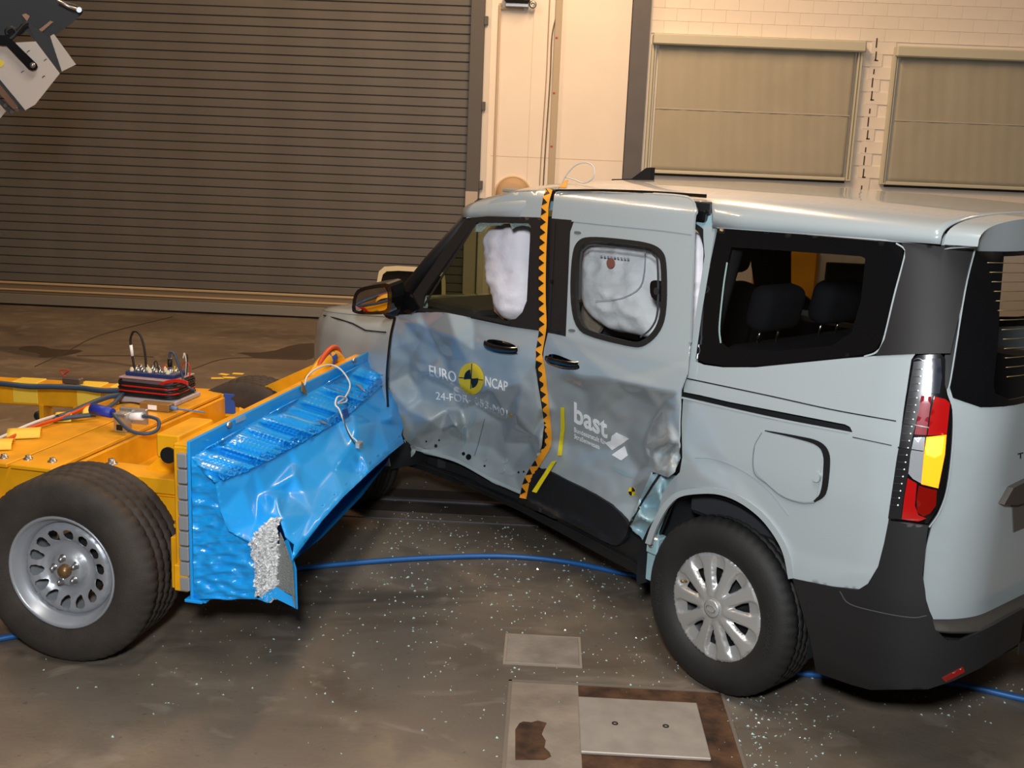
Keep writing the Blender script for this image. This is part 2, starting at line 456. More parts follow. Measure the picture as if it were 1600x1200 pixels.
# ---- roller blinds in front of the two windows
for wi, (x0, x1, z0, z1) in enumerate([(-.31, 1.79, 1.71, 3.06), (2.15, 4.45, 1.69, 3.03)]):
    w = struct(thing('window_%d' % (wi + 1), 'x', 'x')); del w['category']
    w['label'] = ['window covered by a closed taupe roller blind beside the steel column', 'window covered by a closed taupe roller blind at the far right'][wi]
    fab = MB(); NX = 60; rows = []
    for j in range(25):
        z = z0 + .03 + (z1 - .06 - z0 - .03) * j / 24
        rows.append([(x0 + .05 + (x1 - x0 - .1) * i / NX, YB - .045 + .004 * math.sin(i * .55 + wi) * (j / 24) + .002 * math.sin(i * 1.7 + j * .2), z) for i in range(NX + 1)])
    fab.grid(rows); fo = fab.build('blind_cloth', BLINDM, w)
    md = fo.modifiers.new('s', 'SOLIDIFY'); md.thickness = .002
    boxo('cloth_seam', mat('cloth_seam', 'bdb8b0', .8), w, x0 + .05, x1 - .05, YB - .054, YB - .044, (z0 + z1) / 2 - .02, (z0 + z1) / 2 - .012, .002)
    boxo('blind_box', BLINDF, w, x0 - .02, x1 + .03, YB - .14, YB, z1 - .06, z1 + .045, .012)
    for s, xx in ((-1, x0), (1, x1)):
        boxo('guide_rail', BLINDF, w, xx - .025, xx + .025, YB - .07, YB, z0, z1 - .05, .004)
        boxo('rail_groove', mat('groove', '6d675c', .7), w, xx - .006 * s - .004, xx - .006 * s + .004, YB - .073, YB - .068, z0 + .02, z1 - .06, 0)
    boxo('bottom_bar', BLINDF, w, x0 + .03, x1 - .03, YB - .065, YB - .02, z0, z0 + .035, .006)
    boxo('sill_shadow_gap', mat('gap_shade', ''), w, x0 + .03, x1 - .03, YB - .04, YB - .002, z0 - .022, z0 - .002, 0)  # shadow below the bottom bar, put in as a dark strip
# ---- fittings on the smooth wall
cd = MB(); cd.tube(spline([(-1.905, YB - .02, 0.), (-1.905, YB - .02, 1.8), (-1.905, YB - .02, 3.22), (-1.90, YB - .02, 3.29), (-1.86, YB - .02, 3.30), (-1.66, YB - .02, 3.30)], 5), .013, 10)
tag(cd.build('conduit_pipe', mat('conduit_paint', 'cbb89c', .5)), 'thin painted conduit pipe bending right beside the shutter guide', 'pipe')
wl = thing('wall_lamp', 'small dark lamp fitting on a bracket at the top of the smooth wall', 'lamp', (-1.70, YB, 3.32))
MB().box(-.16, .10, -.16, -.02, .03, .14, .02).build('housing', BLACKP, wl)
MB().box(-.15, .09, -.10, 0, -.01, .03, .006).build('bracket', STEEL, wl)
MB().lathe([(.012, -.012), (.034, -.012), (.04, 0), (.034, .012), (.012, .012)], mapto((.13, -.08, .02), (1, 0, 0), (0, 0, 1), (0, -1, 0)), 16, True).build('bracket_ring', STEEL, wl)
MB().lathe([(.0, .0), (.02, .005), (.025, .02), (.0, .03)], mapto((.02, -.16, .08), (1, 0, 0), (0, 0, 1), (0, -1, 0)), 12).build('lens', CHROME, wl)
ct = thing('cable_trunking', 'vertical grey beige cable trunking on the smooth wall', 'trunking', (-1.30, YB, 0))
MB().box(-.035, .035, -.055, 0, 0, ZC, .004).build('channel', mat('trunking_paint', 'b5a88f', .5), ct)
for z in (1.93, 2.47, 3.02): boxo('red_mark', mat('red_mark', 'b83a2c', .6), ct, -.025, .0, -.058, -.054, z, z + .018, 0)
for i, (dx, top, r, c) in enumerate([(-.10, 4.4, .006, 'a89880'), (-.06, 3.28, .008, '6e6252')]):
    b = MB(); pts = [(-1.30 + dx - .03, YB - .012, 0.0), (-1.30 + dx - .02, YB - .012, 1.6), (-1.30 + dx, YB - .012, 2.6), (-1.30 + dx, YB - .012, 3.05), (-1.30 + dx + (.045 if i else 0), YB - .03, top)]
    b.tube(spline(pts, 6), r, 6)
    tag(b.build('wall_cable', mat('wall_cable%d' % i, c, .6)), ['thin pale cable running up the wall left of the trunking', 'darker cable hanging against the trunking with its end bent right'][i], 'cable')
dk = thing('round_wall_cover', 'round beige cover on the smooth wall just above the van roof', 'cover', (-1.70, YB, 1.42))
MB().lathe([(0, .12), (.12, .12), (.17, .09), (.18, .03), (.18, 0)], mapto((0, 0, 0), (1, 0, 0), (0, 0, 1), (0, -1, 0)), 40).build('dome', mat('cover_beige', 'b79d7c', .6), dk)
MB().lathe([(.18, 0), (.2, 0), (.2, .02), (.18, .02)], mapto((0, 0, 0), (1, 0, 0), (0, 0, 1), (0, -1, 0)), 40, True).build('rim', mat('cover_rim', 'cdb796', .6), dk)

# ------------------------------------------------------------------ floor fittings
def slabpoly(name, m, pts, z0, z1, parent=None):
    b = MB(); b.prism([(p[0], p[1]) for p in pts], z1 - z0, Matrix.Translation((0, 0, z0))); return b.build(name, m, parent)
rl = thing('floor_rail', 'long dark steel guide rail let into the floor under the van', 'rail', (0, 1.45, 0))
MB().box(XL + .3, XR - .3, -.02, .02, .0, .012, .003).build('rail_bar', mat('rail_steel', '6d6a70', .4, .6), rl)
MB().box(XL + .3, XR - .3, .028, .19, .0, .004, 0).build('rail_bed', mat('rail_bed', '332f2e', .6, var=.3, vscale=4), rl)
MB().box(XL + .3, XR - .3, -.20, -.03, .0, .003, 0).build('rail_apron', mat('rail_apron', '3d3733', .6, var=.4, vscale=3), rl)
MB().box(XL + .3, XR - .3, -.32, -.308, .0, .006, .001).build('rail_edge', mat('rail_steel', ''), rl)
def fl(q, z=0.): 
    p = on_floor(q[0], q[1], z); return (float(p[0]), float(p[1]))
RUST = mat('rusty_steel', '553a26', .75, .2, bump=.3, bscale=60, var=.75, vscale=11)
pit = thing('floor_pit_frame', 'rust stained steel frame let into the concrete in front of the rear wheel', 'frame', (0, 0, 0))
def rect(x0, x1, y0, y1): return [(x0, y0), (x1, y0), (x1, y1), (x0, y1)]
slabpoly('rust_plate', RUST, rect(-1.125, -.60, -1.60, -.60), 0, .004, pit)
slabpoly('concrete_infill', mat('infill', '8a7d6e', .8, bump=.2, bscale=60, var=.35, vscale=5), rect(-1.37, -1.125, -1.60, -.60), 0, .004, pit)
slabpoly('rust_stain_patch', RUST, [fl((700 + a * .35, 960 + b_ * .35)) for a, b_ in [(300, 655), (300, 520), (318, 492), (335, 484), (372, 488), (400, 480), (440, 490), (428, 515), (418, 540), (436, 570), (430, 600), (452, 620), (460, 640), (430, 655)]], .003, .0055, pit)
for (x0, x1, y0, y1) in ((-1.382, -1.37, -1.6, -.59), (-.60, -.588, -1.6, -.59), (-1.382, -.588, -.60, -.588)):
    slabpoly('frame_bar', mat('frame_bar', '82776b', .6, .4), rect(x0, x1, y0, y1), 0, .008, pit)
lp = thing('steel_cover_plate', 'pale steel cover plate with two bolt holes in the rusty floor frame', 'plate', (0, 0, 0))
MB().box(-1.128, -.700, -1.075, -.705, .004, .016, .003).build('plate', mat('plate_steel', 'a89e93', .5, .35, var=.12, vscale=14, bump=.05, bscale=40), lp)
for x in (-1.005, -.83):
    MB().lathe([(.006, .0), (.011, .0), (.011, .003), (.006, .003)], Matrix.Translation((x, -.885, .0155)), 14, True).build('bolt_hole', mat('hole_dark', '201b17', .8), lp)
sp_ = thing('small_floor_cover', 'small grey square cover flush with the concrete in front of the barrier', 'cover', (0, 0, 0))
MB().box(-1.40, -1.115, -.445, -.20, .0, .006, .002).build('plate', mat('small_cover', '837a70', .7, bump=.2, bscale=60, var=.3, vscale=7), sp_)
for (x0, x1, y0, y1) in ((-1.41, -1.40, -.445, -.2), (-1.115, -1.105, -.445, -.2), (-1.41, -1.105, -.2, -.19), (-1.41, -1.105, -.455, -.445)):
    slabpoly('edge_bar', mat('edge_bar', '958a7c', .7, .2), rect(x0, x1, y0, y1), 0, .005, sp_)
FLO = bpy.data.objects['floor']
STAIN = mat('floor_stain', '3f352b', .4, var=.2, vscale=4)
for L in ([(90, 150), (130, 135), (220, 135), (280, 155), (450, 155), (380, 180), (260, 195), (190, 195), (220, 175), (120, 160)], [(1220, 170), (1400, 170), (1540, 125), (1660, 120), (1660, 205), (1480, 205), (1330, 200), (1280, 180)]):
    slabpoly('stain', STAIN, [fl((a * .3, 500 + b_ * .3)) for a, b_ in smoothpoly(L, 1)], -.001, .0012, FLO)
for L in ([(54, 573), (100, 552), (156, 524), (270, 495)], [(120, 556), (200, 556), (240, 558)], [(300, 577), (360, 560), (480, 562)]):
    A, B = stroke(L, 1.4); slabpoly('crack', mat('floor_crack', '3a3029', .8), [fl(q_) for q_ in A + B[::-1]], -.001, .0014, FLO)
# blue hose on the floor
for nm, pts, lab in (('compressed_air_hose', [(-260, 1040), (-60, 1008), (60, 985), (180, 948), (285, 919), (380, 902), (460, 889), (560, 879), (680, 871), (790, 869), (880, 877), (960, 893), (1010, 906), (1090, 955), (1170, 1030), (1245, 1051), (1350, 1058), (1490, 1068), (1600, 1092), (1800, 1130)], 'blue hose snaking across the floor from trolley wheel to van rear'),):
    b = MB(); b.tube(spline([tuple(on_floor(x, y, .013)) for x, y in pts], 6), .0125, 10); tag(b.build(nm, HOSE), lab, 'hose')
# bits of yellow marking tape far behind the trolley
for i, (x, y, w, h, a) in enumerate([(340, 591, .10, .05, .3), (350, 585, .08, .05, -.4), (357, 590, .1, .05, .1), (372, 584, .09, .05, 0), (378, 591, .11, .045, .5)]):
    p = on_floor(x, y); m = Matrix.Translation((p[0], p[1], 0)) @ Matrix.Rotation(a, 4, 'Z')
    tag(MB().box(-w / 2, w / 2, -h / 2, h / 2, 0, .002, 0, m).build('tape_piece', YTAPE), ['leftmost scrap of yellow tape on the floor behind the trolley', 'upper middle scrap of yellow tape on the floor behind the trolley', 'lower middle scrap of yellow tape on the floor behind the trolley', 'upper right scrap of yellow tape on the floor behind the trolley', 'lower right scrap of yellow tape on the floor behind the trolley'][i], 'tape', 'yellow tape scraps on the floor')

# ------------------------------------------------------------------ the van (local frame: x forward, y left, z up, origin under the rear axle)
VH = 2.3064296
van = thing('van', 'pale grey blue passenger van with crushed left side doors after a side impact', 'car', (0, 0, 0), VH)
_ch, _sh = math.cos(VH), math.sin(VH)
def w2v(P):
    P = np.asarray(P, float); return np.stack([P[..., 0] * _ch + P[..., 1] * _sh, -P[..., 0] * _sh + P[..., 1] * _ch, P[..., 2]], -1)
def v2w(P):
    P = np.asarray(P, float); return np.stack([P[..., 0] * _ch - P[..., 1] * _sh, P[..., 0] * _sh + P[..., 1] * _ch, P[..., 2]], -1)
VC = w2v(CAM_POS)
def v2p(P):
    d = v2w(P) - CAM_POS; z = d @ CAM_F
    return np.stack([800 + FPX * (d @ CAM_R) / z, 600 - FPX * (d @ CAM_U) / z], -1)
_zt = np.linspace(.1, 1.86, 353)
_yt = np.interp(_zt, [.1, .22, .30, .45, .62, .90, 1.10, 1.20, 1.45, 1.69, 1.76, 1.79, 1.82, 1.86], [.78, .81, .86, .885, .90, .903, .888, .866, .812, .758, .735, .69, .58, .40])
_k = np.ones(15) / 15; _yt = np.convolve(np.pad(_yt, 7, mode='edge'), _k, 'valid')
def prof_y(X, Z):
    t = np.clip((np.asarray(X) - 1.7) / .9, 0, 2); return np.interp(Z, _zt, _yt) * (1 - .025 * t * t)
def rear_x(Z): return np.interp(Z, [.2, .9, 1.25, 1.45, 1.72, 1.80], [-.86, -.86, -.85, -.815, -.745, -.70])
RC = .30
def body_in(P, off, wo=0., xo=0., rc=RC):
    X, Y, Z = P[..., 0], P[..., 1], P[..., 2]
    q1 = prof_y(X, Z) + off + wo - np.abs(Y); q2 = X - (rear_x(Z) - off - xo)
    c = rc - np.hypot(np.maximum(rc - q1, 0), np.maximum(rc - q2, 0))
    return np.where((q1 < rc) & (q2 < rc), c, np.minimum(q1, q2))
def side_hit(px, py, off=0., dent=None, wo=0., xo=0., rc=RC):
    d = w2v(rays(px, py)); t = np.full(d.shape[:-1], 2.0)
    for _ in range(260):
        s = -body_in(VC + d * t[..., None], off, wo, xo, rc)
        t = t + np.clip(s * .6, -.05, .12)
    P = VC + d * t[..., None]
    if dent is not None:
        D = dent(px, py); dy = np.minimum(d[..., 1], -.35); P = P + d * (D / -dy)[..., None]
    return P
def plane_hit(px, py, p0, n):
    d = w2v(rays(px, py)); n = np.asarray(n, float)
    return VC + d * ((np.asarray(p0, float) - VC) @ n / (d @ n))[..., None]

class Dent:
    """creased sheet metal: nodes of (pixel x, pixel y, depth) joined by flat facets with slightly rounded folds"""
    def __init__(s, nodes, soft=4.0, wr=.0):
        s.n = np.array(nodes, float); s.soft = soft; s.wr = wr
        r = delaunay_2d_cdt([Vector(q[:2]) for q in s.n], [], [], 0, 1e-6)
        s.P = np.array([tuple(v) for v in r[0]]); s.F = np.array(r[2])
        s.D = np.array([s.n[ids[0], 2] for ids in r[3]])
    def raw(s, x, y):
        out = np.zeros_like(x); done = np.zeros(x.shape, bool)
        for a, b, c in s.F:
            A, B, C3 = s.P[a], s.P[b], s.P[c]; den = (B[1] - C3[1]) * (A[0] - C3[0]) + (C3[0] - B[0]) * (A[1] - C3[1])
            if abs(den) < 1e-9: continue
            u = ((B[1] - C3[1]) * (x - C3[0]) + (C3[0] - B[0]) * (y - C3[1])) / den
            v = ((C3[1] - A[1]) * (x - C3[0]) + (A[0] - C3[0]) * (y - C3[1])) / den; w = 1 - u - v
            k = (u >= -1e-6) & (v >= -1e-6) & (w >= -1e-6) & ~done
            out[k] = (u * s.D[a] + v * s.D[b] + w * s.D[c])[k]; done |= k
        if (~done).any():
            i = np.where(~done.ravel())[0]; xr, yr = x.ravel()[i], y.ravel()[i]
            d2 = (xr[:, None] - s.P[:, 0]) ** 2 + (yr[:, None] - s.P[:, 1]) ** 2
            w = 1 / (d2 + 4) ** 2; of = out.ravel(); of[i] = (w * s.D).sum(1) / w.sum(1); out = of.reshape(out.shape)
        return out
    def __call__(s, x, y):
        x = np.asarray(x, float); y = np.asarray(y, float); q = s.soft; r = s.raw(x, y) * .28
        for dx, dy in ((q, 0), (-q, 0), (0, q), (0, -q)): r = r + s.raw(x + dx, y + dy) * .18
        if s.wr:
            sh = x.shape; r = r + s.wr * np.clip(r / .06, 0, 1) * np.array([noise.noise(Vector((a / 22, b / 22, 3))) for a, b in zip(x.ravel(), y.ravel())]).reshape(sh)
        return r
def sheet(name, poly, m, parent, hit, step=7, holes=(), thick=.004, smooth=True, mirror=False):
    P, F = fill(poly, step, holes)
    P3 = hit(P[:, 0], P[:, 1]); F = orient(P3, F, VC, False)
    o = shell(name, P3, F, m, parent, thick, smooth)
    if mirror: mirror_copy(o)
    return o
def uvsheet(name, poly, m, parent, fn, step, holes=(), thick=.004, ref=(1., 0, .7), mirror=False):
    P, F = fill(poly, step, holes); P3 = fn(P[:, 0], P[:, 1]); F = orient(P3, F, ref, True)
    o = shell(name, P3, F, m, parent, thick)
    if mirror: mirror_copy(o)
    return o
def S(off=0., dent=None, wo=0., xo=0., rc=RC): return lambda x, y: side_hit(x, y, off, dent, wo, xo, rc)
def xz(poly, off=0.):
    P = side_hit(np.array([p[0] for p in poly], float), np.array([p[1] for p in poly], float), off); return [(p[0], p[2]) for p in P]
def rside(off=0.): return lambda X, Z: np.stack([X, -(prof_y(X, Z) + off), Z], -1)
def ribbon(name, A, B, m, parent, hit, thick=.002):
    n = len(A); V = hit(np.array([q[0] for q in A + B], float), np.array([q[1] for q in A + B], float))
    F = []
    for i in range(n - 1): F += [(i, i + 1, n + i + 1), (i, n + i + 1, n + i)]
    F = orient(V, np.array(F), VC, False); return shell(name, V, F, m, parent, thick)
def line(name, pts, w, m, parent, hit, thick=.002):
    A, B = stroke(pts, w); return ribbon(name, A, B, m, parent, hit, thick)
def disc(cx, cy, rx, ry, rot=0., n=20, a0=0., a1=2 * PI):
    return [(cx + rx * math.cos(a) * math.cos(rot) - ry * math.sin(a) * math.sin(rot), cy + rx * math.cos(a) * math.sin(rot) + ry * math.sin(a) * math.cos(rot)) for a in [a0 + (a1 - a0) * k / n for k in range(n if a1 - a0 > 6.28 else n + 1)]]
def textmesh(s, bold=0.):
    cu = bpy.data.curves.new('t', 'FONT'); cu.body = s; cu.size = 1; cu.resolution_u = 3; cu.offset = bold
    o = bpy.data.objects.new('t', cu); COL.objects.link(o); dg = bpy.context.evaluated_depsgraph_get(); dg.update()
    me = o.evaluated_get(dg).to_mesh(); bm = bmesh.new(); bm.from_mesh(me); o.evaluated_get(dg).to_mesh_clear()
    bpy.data.objects.remove(o); bpy.data.curves.remove(cu)
    bmesh.ops.triangulate(bm, faces=bm.faces)
    for _ in range(2):
        es = [e for e in bm.edges if e.calc_length() > .22]
        if es: bmesh.ops.subdivide_edges(bm, edges=es, cuts=1); bmesh.ops.triangulate(bm, faces=bm.faces)
    V = np.array([tuple(v.co) for v in bm.verts])[:, :2]; F = np.array([[v.index for v in f.verts] for f in bm.faces]); bm.free()
    return V, F
def lettering(name, s, p0, p1, up, m, parent, hit, cap=.70, thick=.001, bold=0.):
    V, F = textmesh(s, bold); x0 = V[:, 0].min(); W = V[:, 0].max() - x0; p0 = np.array(p0, float); p1 = np.array(p1, float)
    Q = p0 + ((V[:, 0] - x0) / W)[:, None] * (p1 - p0) + (V[:, 1] / cap)[:, None] * np.array(up, float)
    P3 = hit(Q[:, 0], Q[:, 1]); F = orient(P3, F, VC, False); return shell(name, P3, F, m, parent, thick, False)

# ---- dented side: depth nodes for both left doors
DENT = Dent([(600, 480, 0), (617, 492, 0), (655, 486, .0), (700, 488, -.012), (740, 496, 0), (795, 507, 0), (848, 512, 0), (890, 530, 0), (1085, 560, 0), (848, 300, 0), (1100, 300, 0), (700, 300, 0),
    (608, 545, .02), (603, 600, .06), (609, 640, .09), (628, 690, .12), (622, 540, .035),
    (652, 505, .004), (640, 515, .03), (668, 512, .025), (711, 527, -.012), (655, 532, .055), (640, 562, .085), (690, 556, .07),
    (762, 540, .012), (800, 552, .012), (838, 562, .02), (740, 548, .022), (640, 585, .115), (655, 583, .075), (668, 572, .075),
    (728, 562, .03), (768, 612, .06), (808, 650, .085), (845, 690, .13), (838, 600, .045), (842, 640, .085), (815, 600, .035),
    (652, 602, .125), (668, 591, .125), (701, 606, .155), (741, 631, .185), (786, 659, .215), (828, 692, .23), (720, 640, .19), (790, 690, .225),
    (672, 582, .065), (705, 596, .075), (745, 620, .09), (790, 648, .115), (832, 680, .14),
    (636, 640, .10), (662, 628, .135), (672, 656, .105), (712, 664, .095), (690, 672, .17), (650, 684, .13), (730, 690, .225), (640, 702, .15), (700, 640, .165), (725, 662, .19),
    (660, 700, .16), (680, 704, .20), (717, 722, .20), (770, 752, .22), (813, 774, .21), (800, 730, .235), (770, 700, .235), (845, 735, .20),
    (850, 560, .03), (849, 600, .07), (852, 650, .13), (858, 690, .185), (870, 545, .01), (872, 590, .055),
    (902, 588, .02), (960, 594, .005), (1010, 604, -.004), (1058, 614, -.004), (915, 612, .075), (985, 616, .055), (1035, 624, .03),
    (870, 640, .12), (920, 655, .13), (985, 660, .12), (1020, 655, .09), (1043, 652, .02), (1050, 690, -.006), (1046, 735, -.012), (1060, 640, -.004), (1062, 690, .0), (1030, 640, .055),
    (875, 690, .19), (925, 700, .185), (975, 700, .17), (1005, 690, .13), (1020, 708, .085), (1035, 708, .10), (1012, 728, .13), (1028, 735, .05), (1000, 735, .155),
    (838, 724, .20), (890, 722, .185), (940, 745, .165), (985, 765, .15), (950, 785, .15), (978, 815, .13), (895, 760, .18), (1000, 790, .15), (965, 850, .12), (820, 780, .20), (900, 800, .17)], 1.9, .007)
DENT.D = np.where(DENT.D > 0, DENT.D * 1.5, DENT.D * 2.5)

# ---- left front door
fd_poly = [(616, 493), (655, 487), (700, 489), (740, 497), (795, 509), (844, 516), (838, 545), (836, 575), (844, 620), (850, 660), (847, 695), (838, 735), (814, 773), (768, 753), (718, 724), (690, 714), (662, 708), (644, 700), (636, 712), (628, 700), (630, 686), (620, 660), (609, 640), (605, 600), (608, 545)]
HD = S(0, DENT)
hole_h = smoothpoly([(757, 533), (768, 529), (800, 536), (810, 545), (807, 553), (785, 553), (765, 548)], 2)
fdoor = sheet('front_door', fd_poly, PAINT, van, HD, 3.6, [hole_h])
tag(fdoor, 'buckled grey front door panel with white lettering')
def handle(parent, cx, cy, s, dn):
    h = lambda o: S(o, dn)
    sheet('handle_recess', smoothpoly([(cx - 27 * s, cy - 10 * s), (cx - 14 * s, cy - 15 * s), (cx + 16 * s, cy - 8 * s), (cx + 27 * s, cy + 2 * s), (cx + 23 * s, cy + 12 * s), (cx + 2 * s, cy + 12 * s), (cx - 20 * s, cy + 6 * s)], 2), PIANO, parent, h(-.03), 3, thick=.003)
    P = []
    for k in range(13):
        t = k / 12; bow = max(0., math.sin(PI * t)) ** .6
        c = np.array([cx - 24 * s + 48 * s * t, cy - 5 * s + 9 * s * t + 3 * s * bow]); ro = .012 + .016 * bow
        q = side_hit(np.array([c[0]] * 2), np.array([c[1] - 5.5 * s, c[1] + 5.5 * s]), 0, dn)
        up = (q[0] - q[1]) / 2; cen = (q[0] + q[1]) / 2 + np.array([0, ro - .012, 0]); P.append([cen + up * math.cos(a) + np.array([0, .011, 0]) * math.sin(a) for a in [2 * PI * j / 10 for j in range(11)]])
    MB().grid(P).build('door_handle', PIANO, parent)
handle(fdoor, 784, 543, 1.08, DENT)
h2 = S(.004, DENT)
lettering('lettering', 'EURO', (671, 587), (713, 598), (-1, -17), WHITEV, fdoor, h2, .70, .001, .008)
lettering('lettering', 'NCAP', (758, 603), (793, 612), (0, -15.5), WHITEV, fdoor, h2, .70, .001, .008)
lettering('lettering', '24-FOR-', (681, 624), (736, 630), (-.5, -12), WHITEV, fdoor, h2)
lettering('lettering', '053-M01', (742, 632), (793, 653), (-.5, -12), WHITEV, fdoor, h2)
tg = sheet('target_disc', disc(736, 592, 19.5, 25, -.1, 36), NCAPY, fdoor, S(.006, DENT), 4, thick=.001)
tag(tg, 'round yellow target sticker with black quarters')
bq = []
for a0 in (PI, 0): bq.append([(736, 592)] + disc(736, 592, 11, 14.5, -.1, 8, a0, a0 + PI / 2))
for q in bq: sheet('black_quarter', q, BLACKV, fdoor, S(.0085, DENT), 4, thick=.001)
for pts in ([(717, 590), (755, 594)], [(737, 568), (735, 616)]): line('target_line', pts, 1.2, BLACKV, fdoor, S(.0085, DENT), .001)
sheet('sticker_dot', disc(798, 649, 2.2, 2.4), ORNG, fdoor, S(.006, DENT), 3, thick=.001)
for (x, y, r) in [(681, 697, 2.4), (686, 688, 1.4), (724, 709, 2.6), (732, 714, 4.2), (666, 690, 1.4), (810, 738, 1.5), (757, 728, 1.6), (818, 737, 1.4)]: sheet('drain_hole', disc(x, y, r, r * 1.1, n=12), BLACKV, fdoor, S(.003, DENT), 2, thick=.001)
for (x, y) in [(784, 735), (799, 739), (788, 720), (757, 716)]:
    A = disc(x, y, 4, 4.3, n=14); sheet('pressed_dimple', A, PAINT, fdoor, S(.007, DENT), 2, thick=.004)
line('weld_seam', [(757, 655), (748, 690), (741, 712)], 1.2, mat('seam_grey', '6f7a7d', .5), fdoor, S(.003, DENT))
line('hem_flange', [(644, 700), (680, 709), (718, 722), (770, 750), (815, 770)], 5, mat('flange_grey', 'a3aeb1', .4), fdoor, S(.008, DENT), .004)
line('torn_hem', [(630, 688), (634, 703), (640, 712), (646, 704), (644, 696)], 6, PAINT, fdoor, S(.012, DENT), .004)
# blue paint rubbed off the barrier
SCUFF = mat('blue_scuff', '8fa5ae', .5)
for q in ([(722, 668), (730, 664), (728, 690), (722, 700)], [(738, 640), (746, 644), (738, 668), (728, 672)], [(640, 676), (652, 672), (648, 686), (638, 690)]): sheet('blue_scuff', smoothpoly(q), SCUFF, fdoor, S(.0025, DENT), 4, thick=.001)
# black window frame of the front door
ff = sheet('front_window_frame', [(618, 492), (636, 472), (728, 341), (762, 338), (849, 340), (845, 517), (796, 510), (740, 498), (700, 490), (655, 488)], SATIN, van, S(.004), 5,
    [[(658, 480), (662, 462), (738, 352), (746, 347), (826, 348), (829, 354), (823, 470), (816, 488), (806, 498), (790, 501), (740, 491), (700, 487)]], .012, True)
tag(ff, 'satin black frame of the smashed front window')
line('belt_strip', [(652, 484), (700, 488), (740, 494), (796, 505)], 5, RUBBER, ff, S(.012))
line('frame_edge_strip', [(662, 478), (742, 350)], 3, RUBBER, ff, S(.012))  # thin dark rubber strip along the sloping front edge of the frame
SHARD = mat('crazed_glass', '9fb5ac', .35, bump=.9, bscale=420, var=.5, vscale=160)
for q in ([(660, 470), (664, 445), (682, 412), (696, 392), (694, 404), (680, 420), (684, 428), (672, 446), (664, 462)], [(660, 492), (658, 466), (664, 452), (666, 470), (668, 478), (664, 486)], [(744, 350), (770, 346), (790, 347), (782, 352), (762, 352), (752, 362), (742, 362)], [(796, 348), (826, 348), (826, 354), (816, 352), (806, 354), (800, 358)]):
    sheet('glass_remnant', q, SHARD, ff, S(-.012), 5, thick=.004, smooth=False)

# ---- mirror
mr = MB(); mh = [(549, 486), (552, 462), (560, 450), (590, 444), (606, 442), (612, 450), (612, 482), (605, 491), (570, 492), (556, 490)]
def mplane(off):
    mc = np.array([2.03, 1.02, 1.17]); a_ = VC - mc; b_ = w2v(np.array([-3.6, .55, .55])) - mc; n = a_ / np.linalg.norm(a_) + b_ / np.linalg.norm(b_); n = n / np.linalg.norm(n); return lambda x, y: plane_hit(x, y, np.array([2.03, 1.02, 1.17]) + n * off, n)
mirror = sheet('door_mirror', smoothpoly(mh, 1), PIANO, van, mplane(0), 6, thick=.09)
tag(mirror, 'black exterior mirror reflecting the yellow trolley')
MIRR = mat('mirror_glass', 'c9c9c9', .02, 1)
sheet('mirror_glass', smoothpoly([(555, 484), (557, 464), (564, 455), (590, 450), (605, 449), (606, 480), (600, 486), (572, 487), (560, 486)], 1), MIRR, mirror, mplane(.004), 8, thick=.003)
arm = MB(); a0 = side_hit(np.array([625.]), np.array([478.]), .0)[0]; a1 = plane_hit(np.array([604.]), np.array([478.]), (2.08, 1.0, 1.15), (-1, .1, 0))[0]
arm.tube([a1, (a0 + a1) / 2 + np.array([0, 0, -.01]), a0 - np.array([0, .05, 0])], [.045, .04, .05], 14); arm.build('mirror_arm', BLACKP, mirror)
cam_pod = MB(); cam_pod.box(-.03, .03, -.03, .03, -.05, .05, .012, Matrix.Translation(a0 + np.array([.02, .045, .06])), 3); cam_pod.build('mirror_foot', PIANO, mirror)
sheet('mirror_triangle', [(618, 492), (617, 465), (625, 452), (642, 458), (655, 482), (640, 491)], PIANO, mirror, S(.015), 6, thick=.01)
mirror_copy(mirror)

# ---- left sliding door (sprung outwards at its upper rear corner)
SD = Dent([(855, 290, .0), (855, 520, 0), (1090, 300, -.03), (1090, 580, -.02), (1070, 620, 0), (855, 620, 0), (1070, 900, 0), (800, 900, 0)], 2)
def sdent(x, y): return DENT(x, y) + SD(x, y)
HS = lambda o=0.: S(o + .008, sdent)
win = smoothpoly([(890, 470), (893, 395), (903, 374), (922, 369), (970, 373), (1015, 379), (1034, 390), (1041, 410), (1041, 490), (1029, 522), (1004, 543), (985, 542), (930, 529), (900, 516)], 2)
slot_h = smoothpoly([(853, 558), (862, 551), (893, 563), (906, 571), (905, 578), (880, 578), (860, 571)], 2)
sd_poly = [(866, 304), (872, 299), (892, 297), (1000, 300), (1062, 304), (1080, 309), (1087, 318), (1088, 328), (1084, 345), (1082, 420), (1078, 535), (1073, 585), (1064, 610), (1061, 660), (1061, 715), (1054, 738), (1044, 746), (1030, 741), (1018, 737), (1010, 765), (1000, 795), (982, 818), (962, 795), (930, 775), (890, 755), (838, 728), (850, 700), (858, 690), (850, 640), (846, 580), (850, 545), (856, 520), (884, 526), (891, 362), (897, 345), (862, 342)]
line('door_gap', [(617, 495), (611, 520), (607, 550), (604, 590), (606, 636)], 3.2, BLACKV, van, S(.022))
sdoor = sheet('sliding_door', sd_poly, PAINT, van, HS(0), 5, [win, slot_h], .006)
tag(sdoor, 'dented grey sliding door with fixed rounded window')
winf = smoothpoly([(898, 468), (901, 398), (909, 381), (923, 376), (970, 380), (1012, 386), (1027, 395), (1033, 412), (1033, 486), (1023, 516), (1002, 534), (986, 534), (932, 521), (905, 509)], 2)
sheet('window_rubber', win, RUBBER, sdoor, HS(.006), 5, [winf], .02)
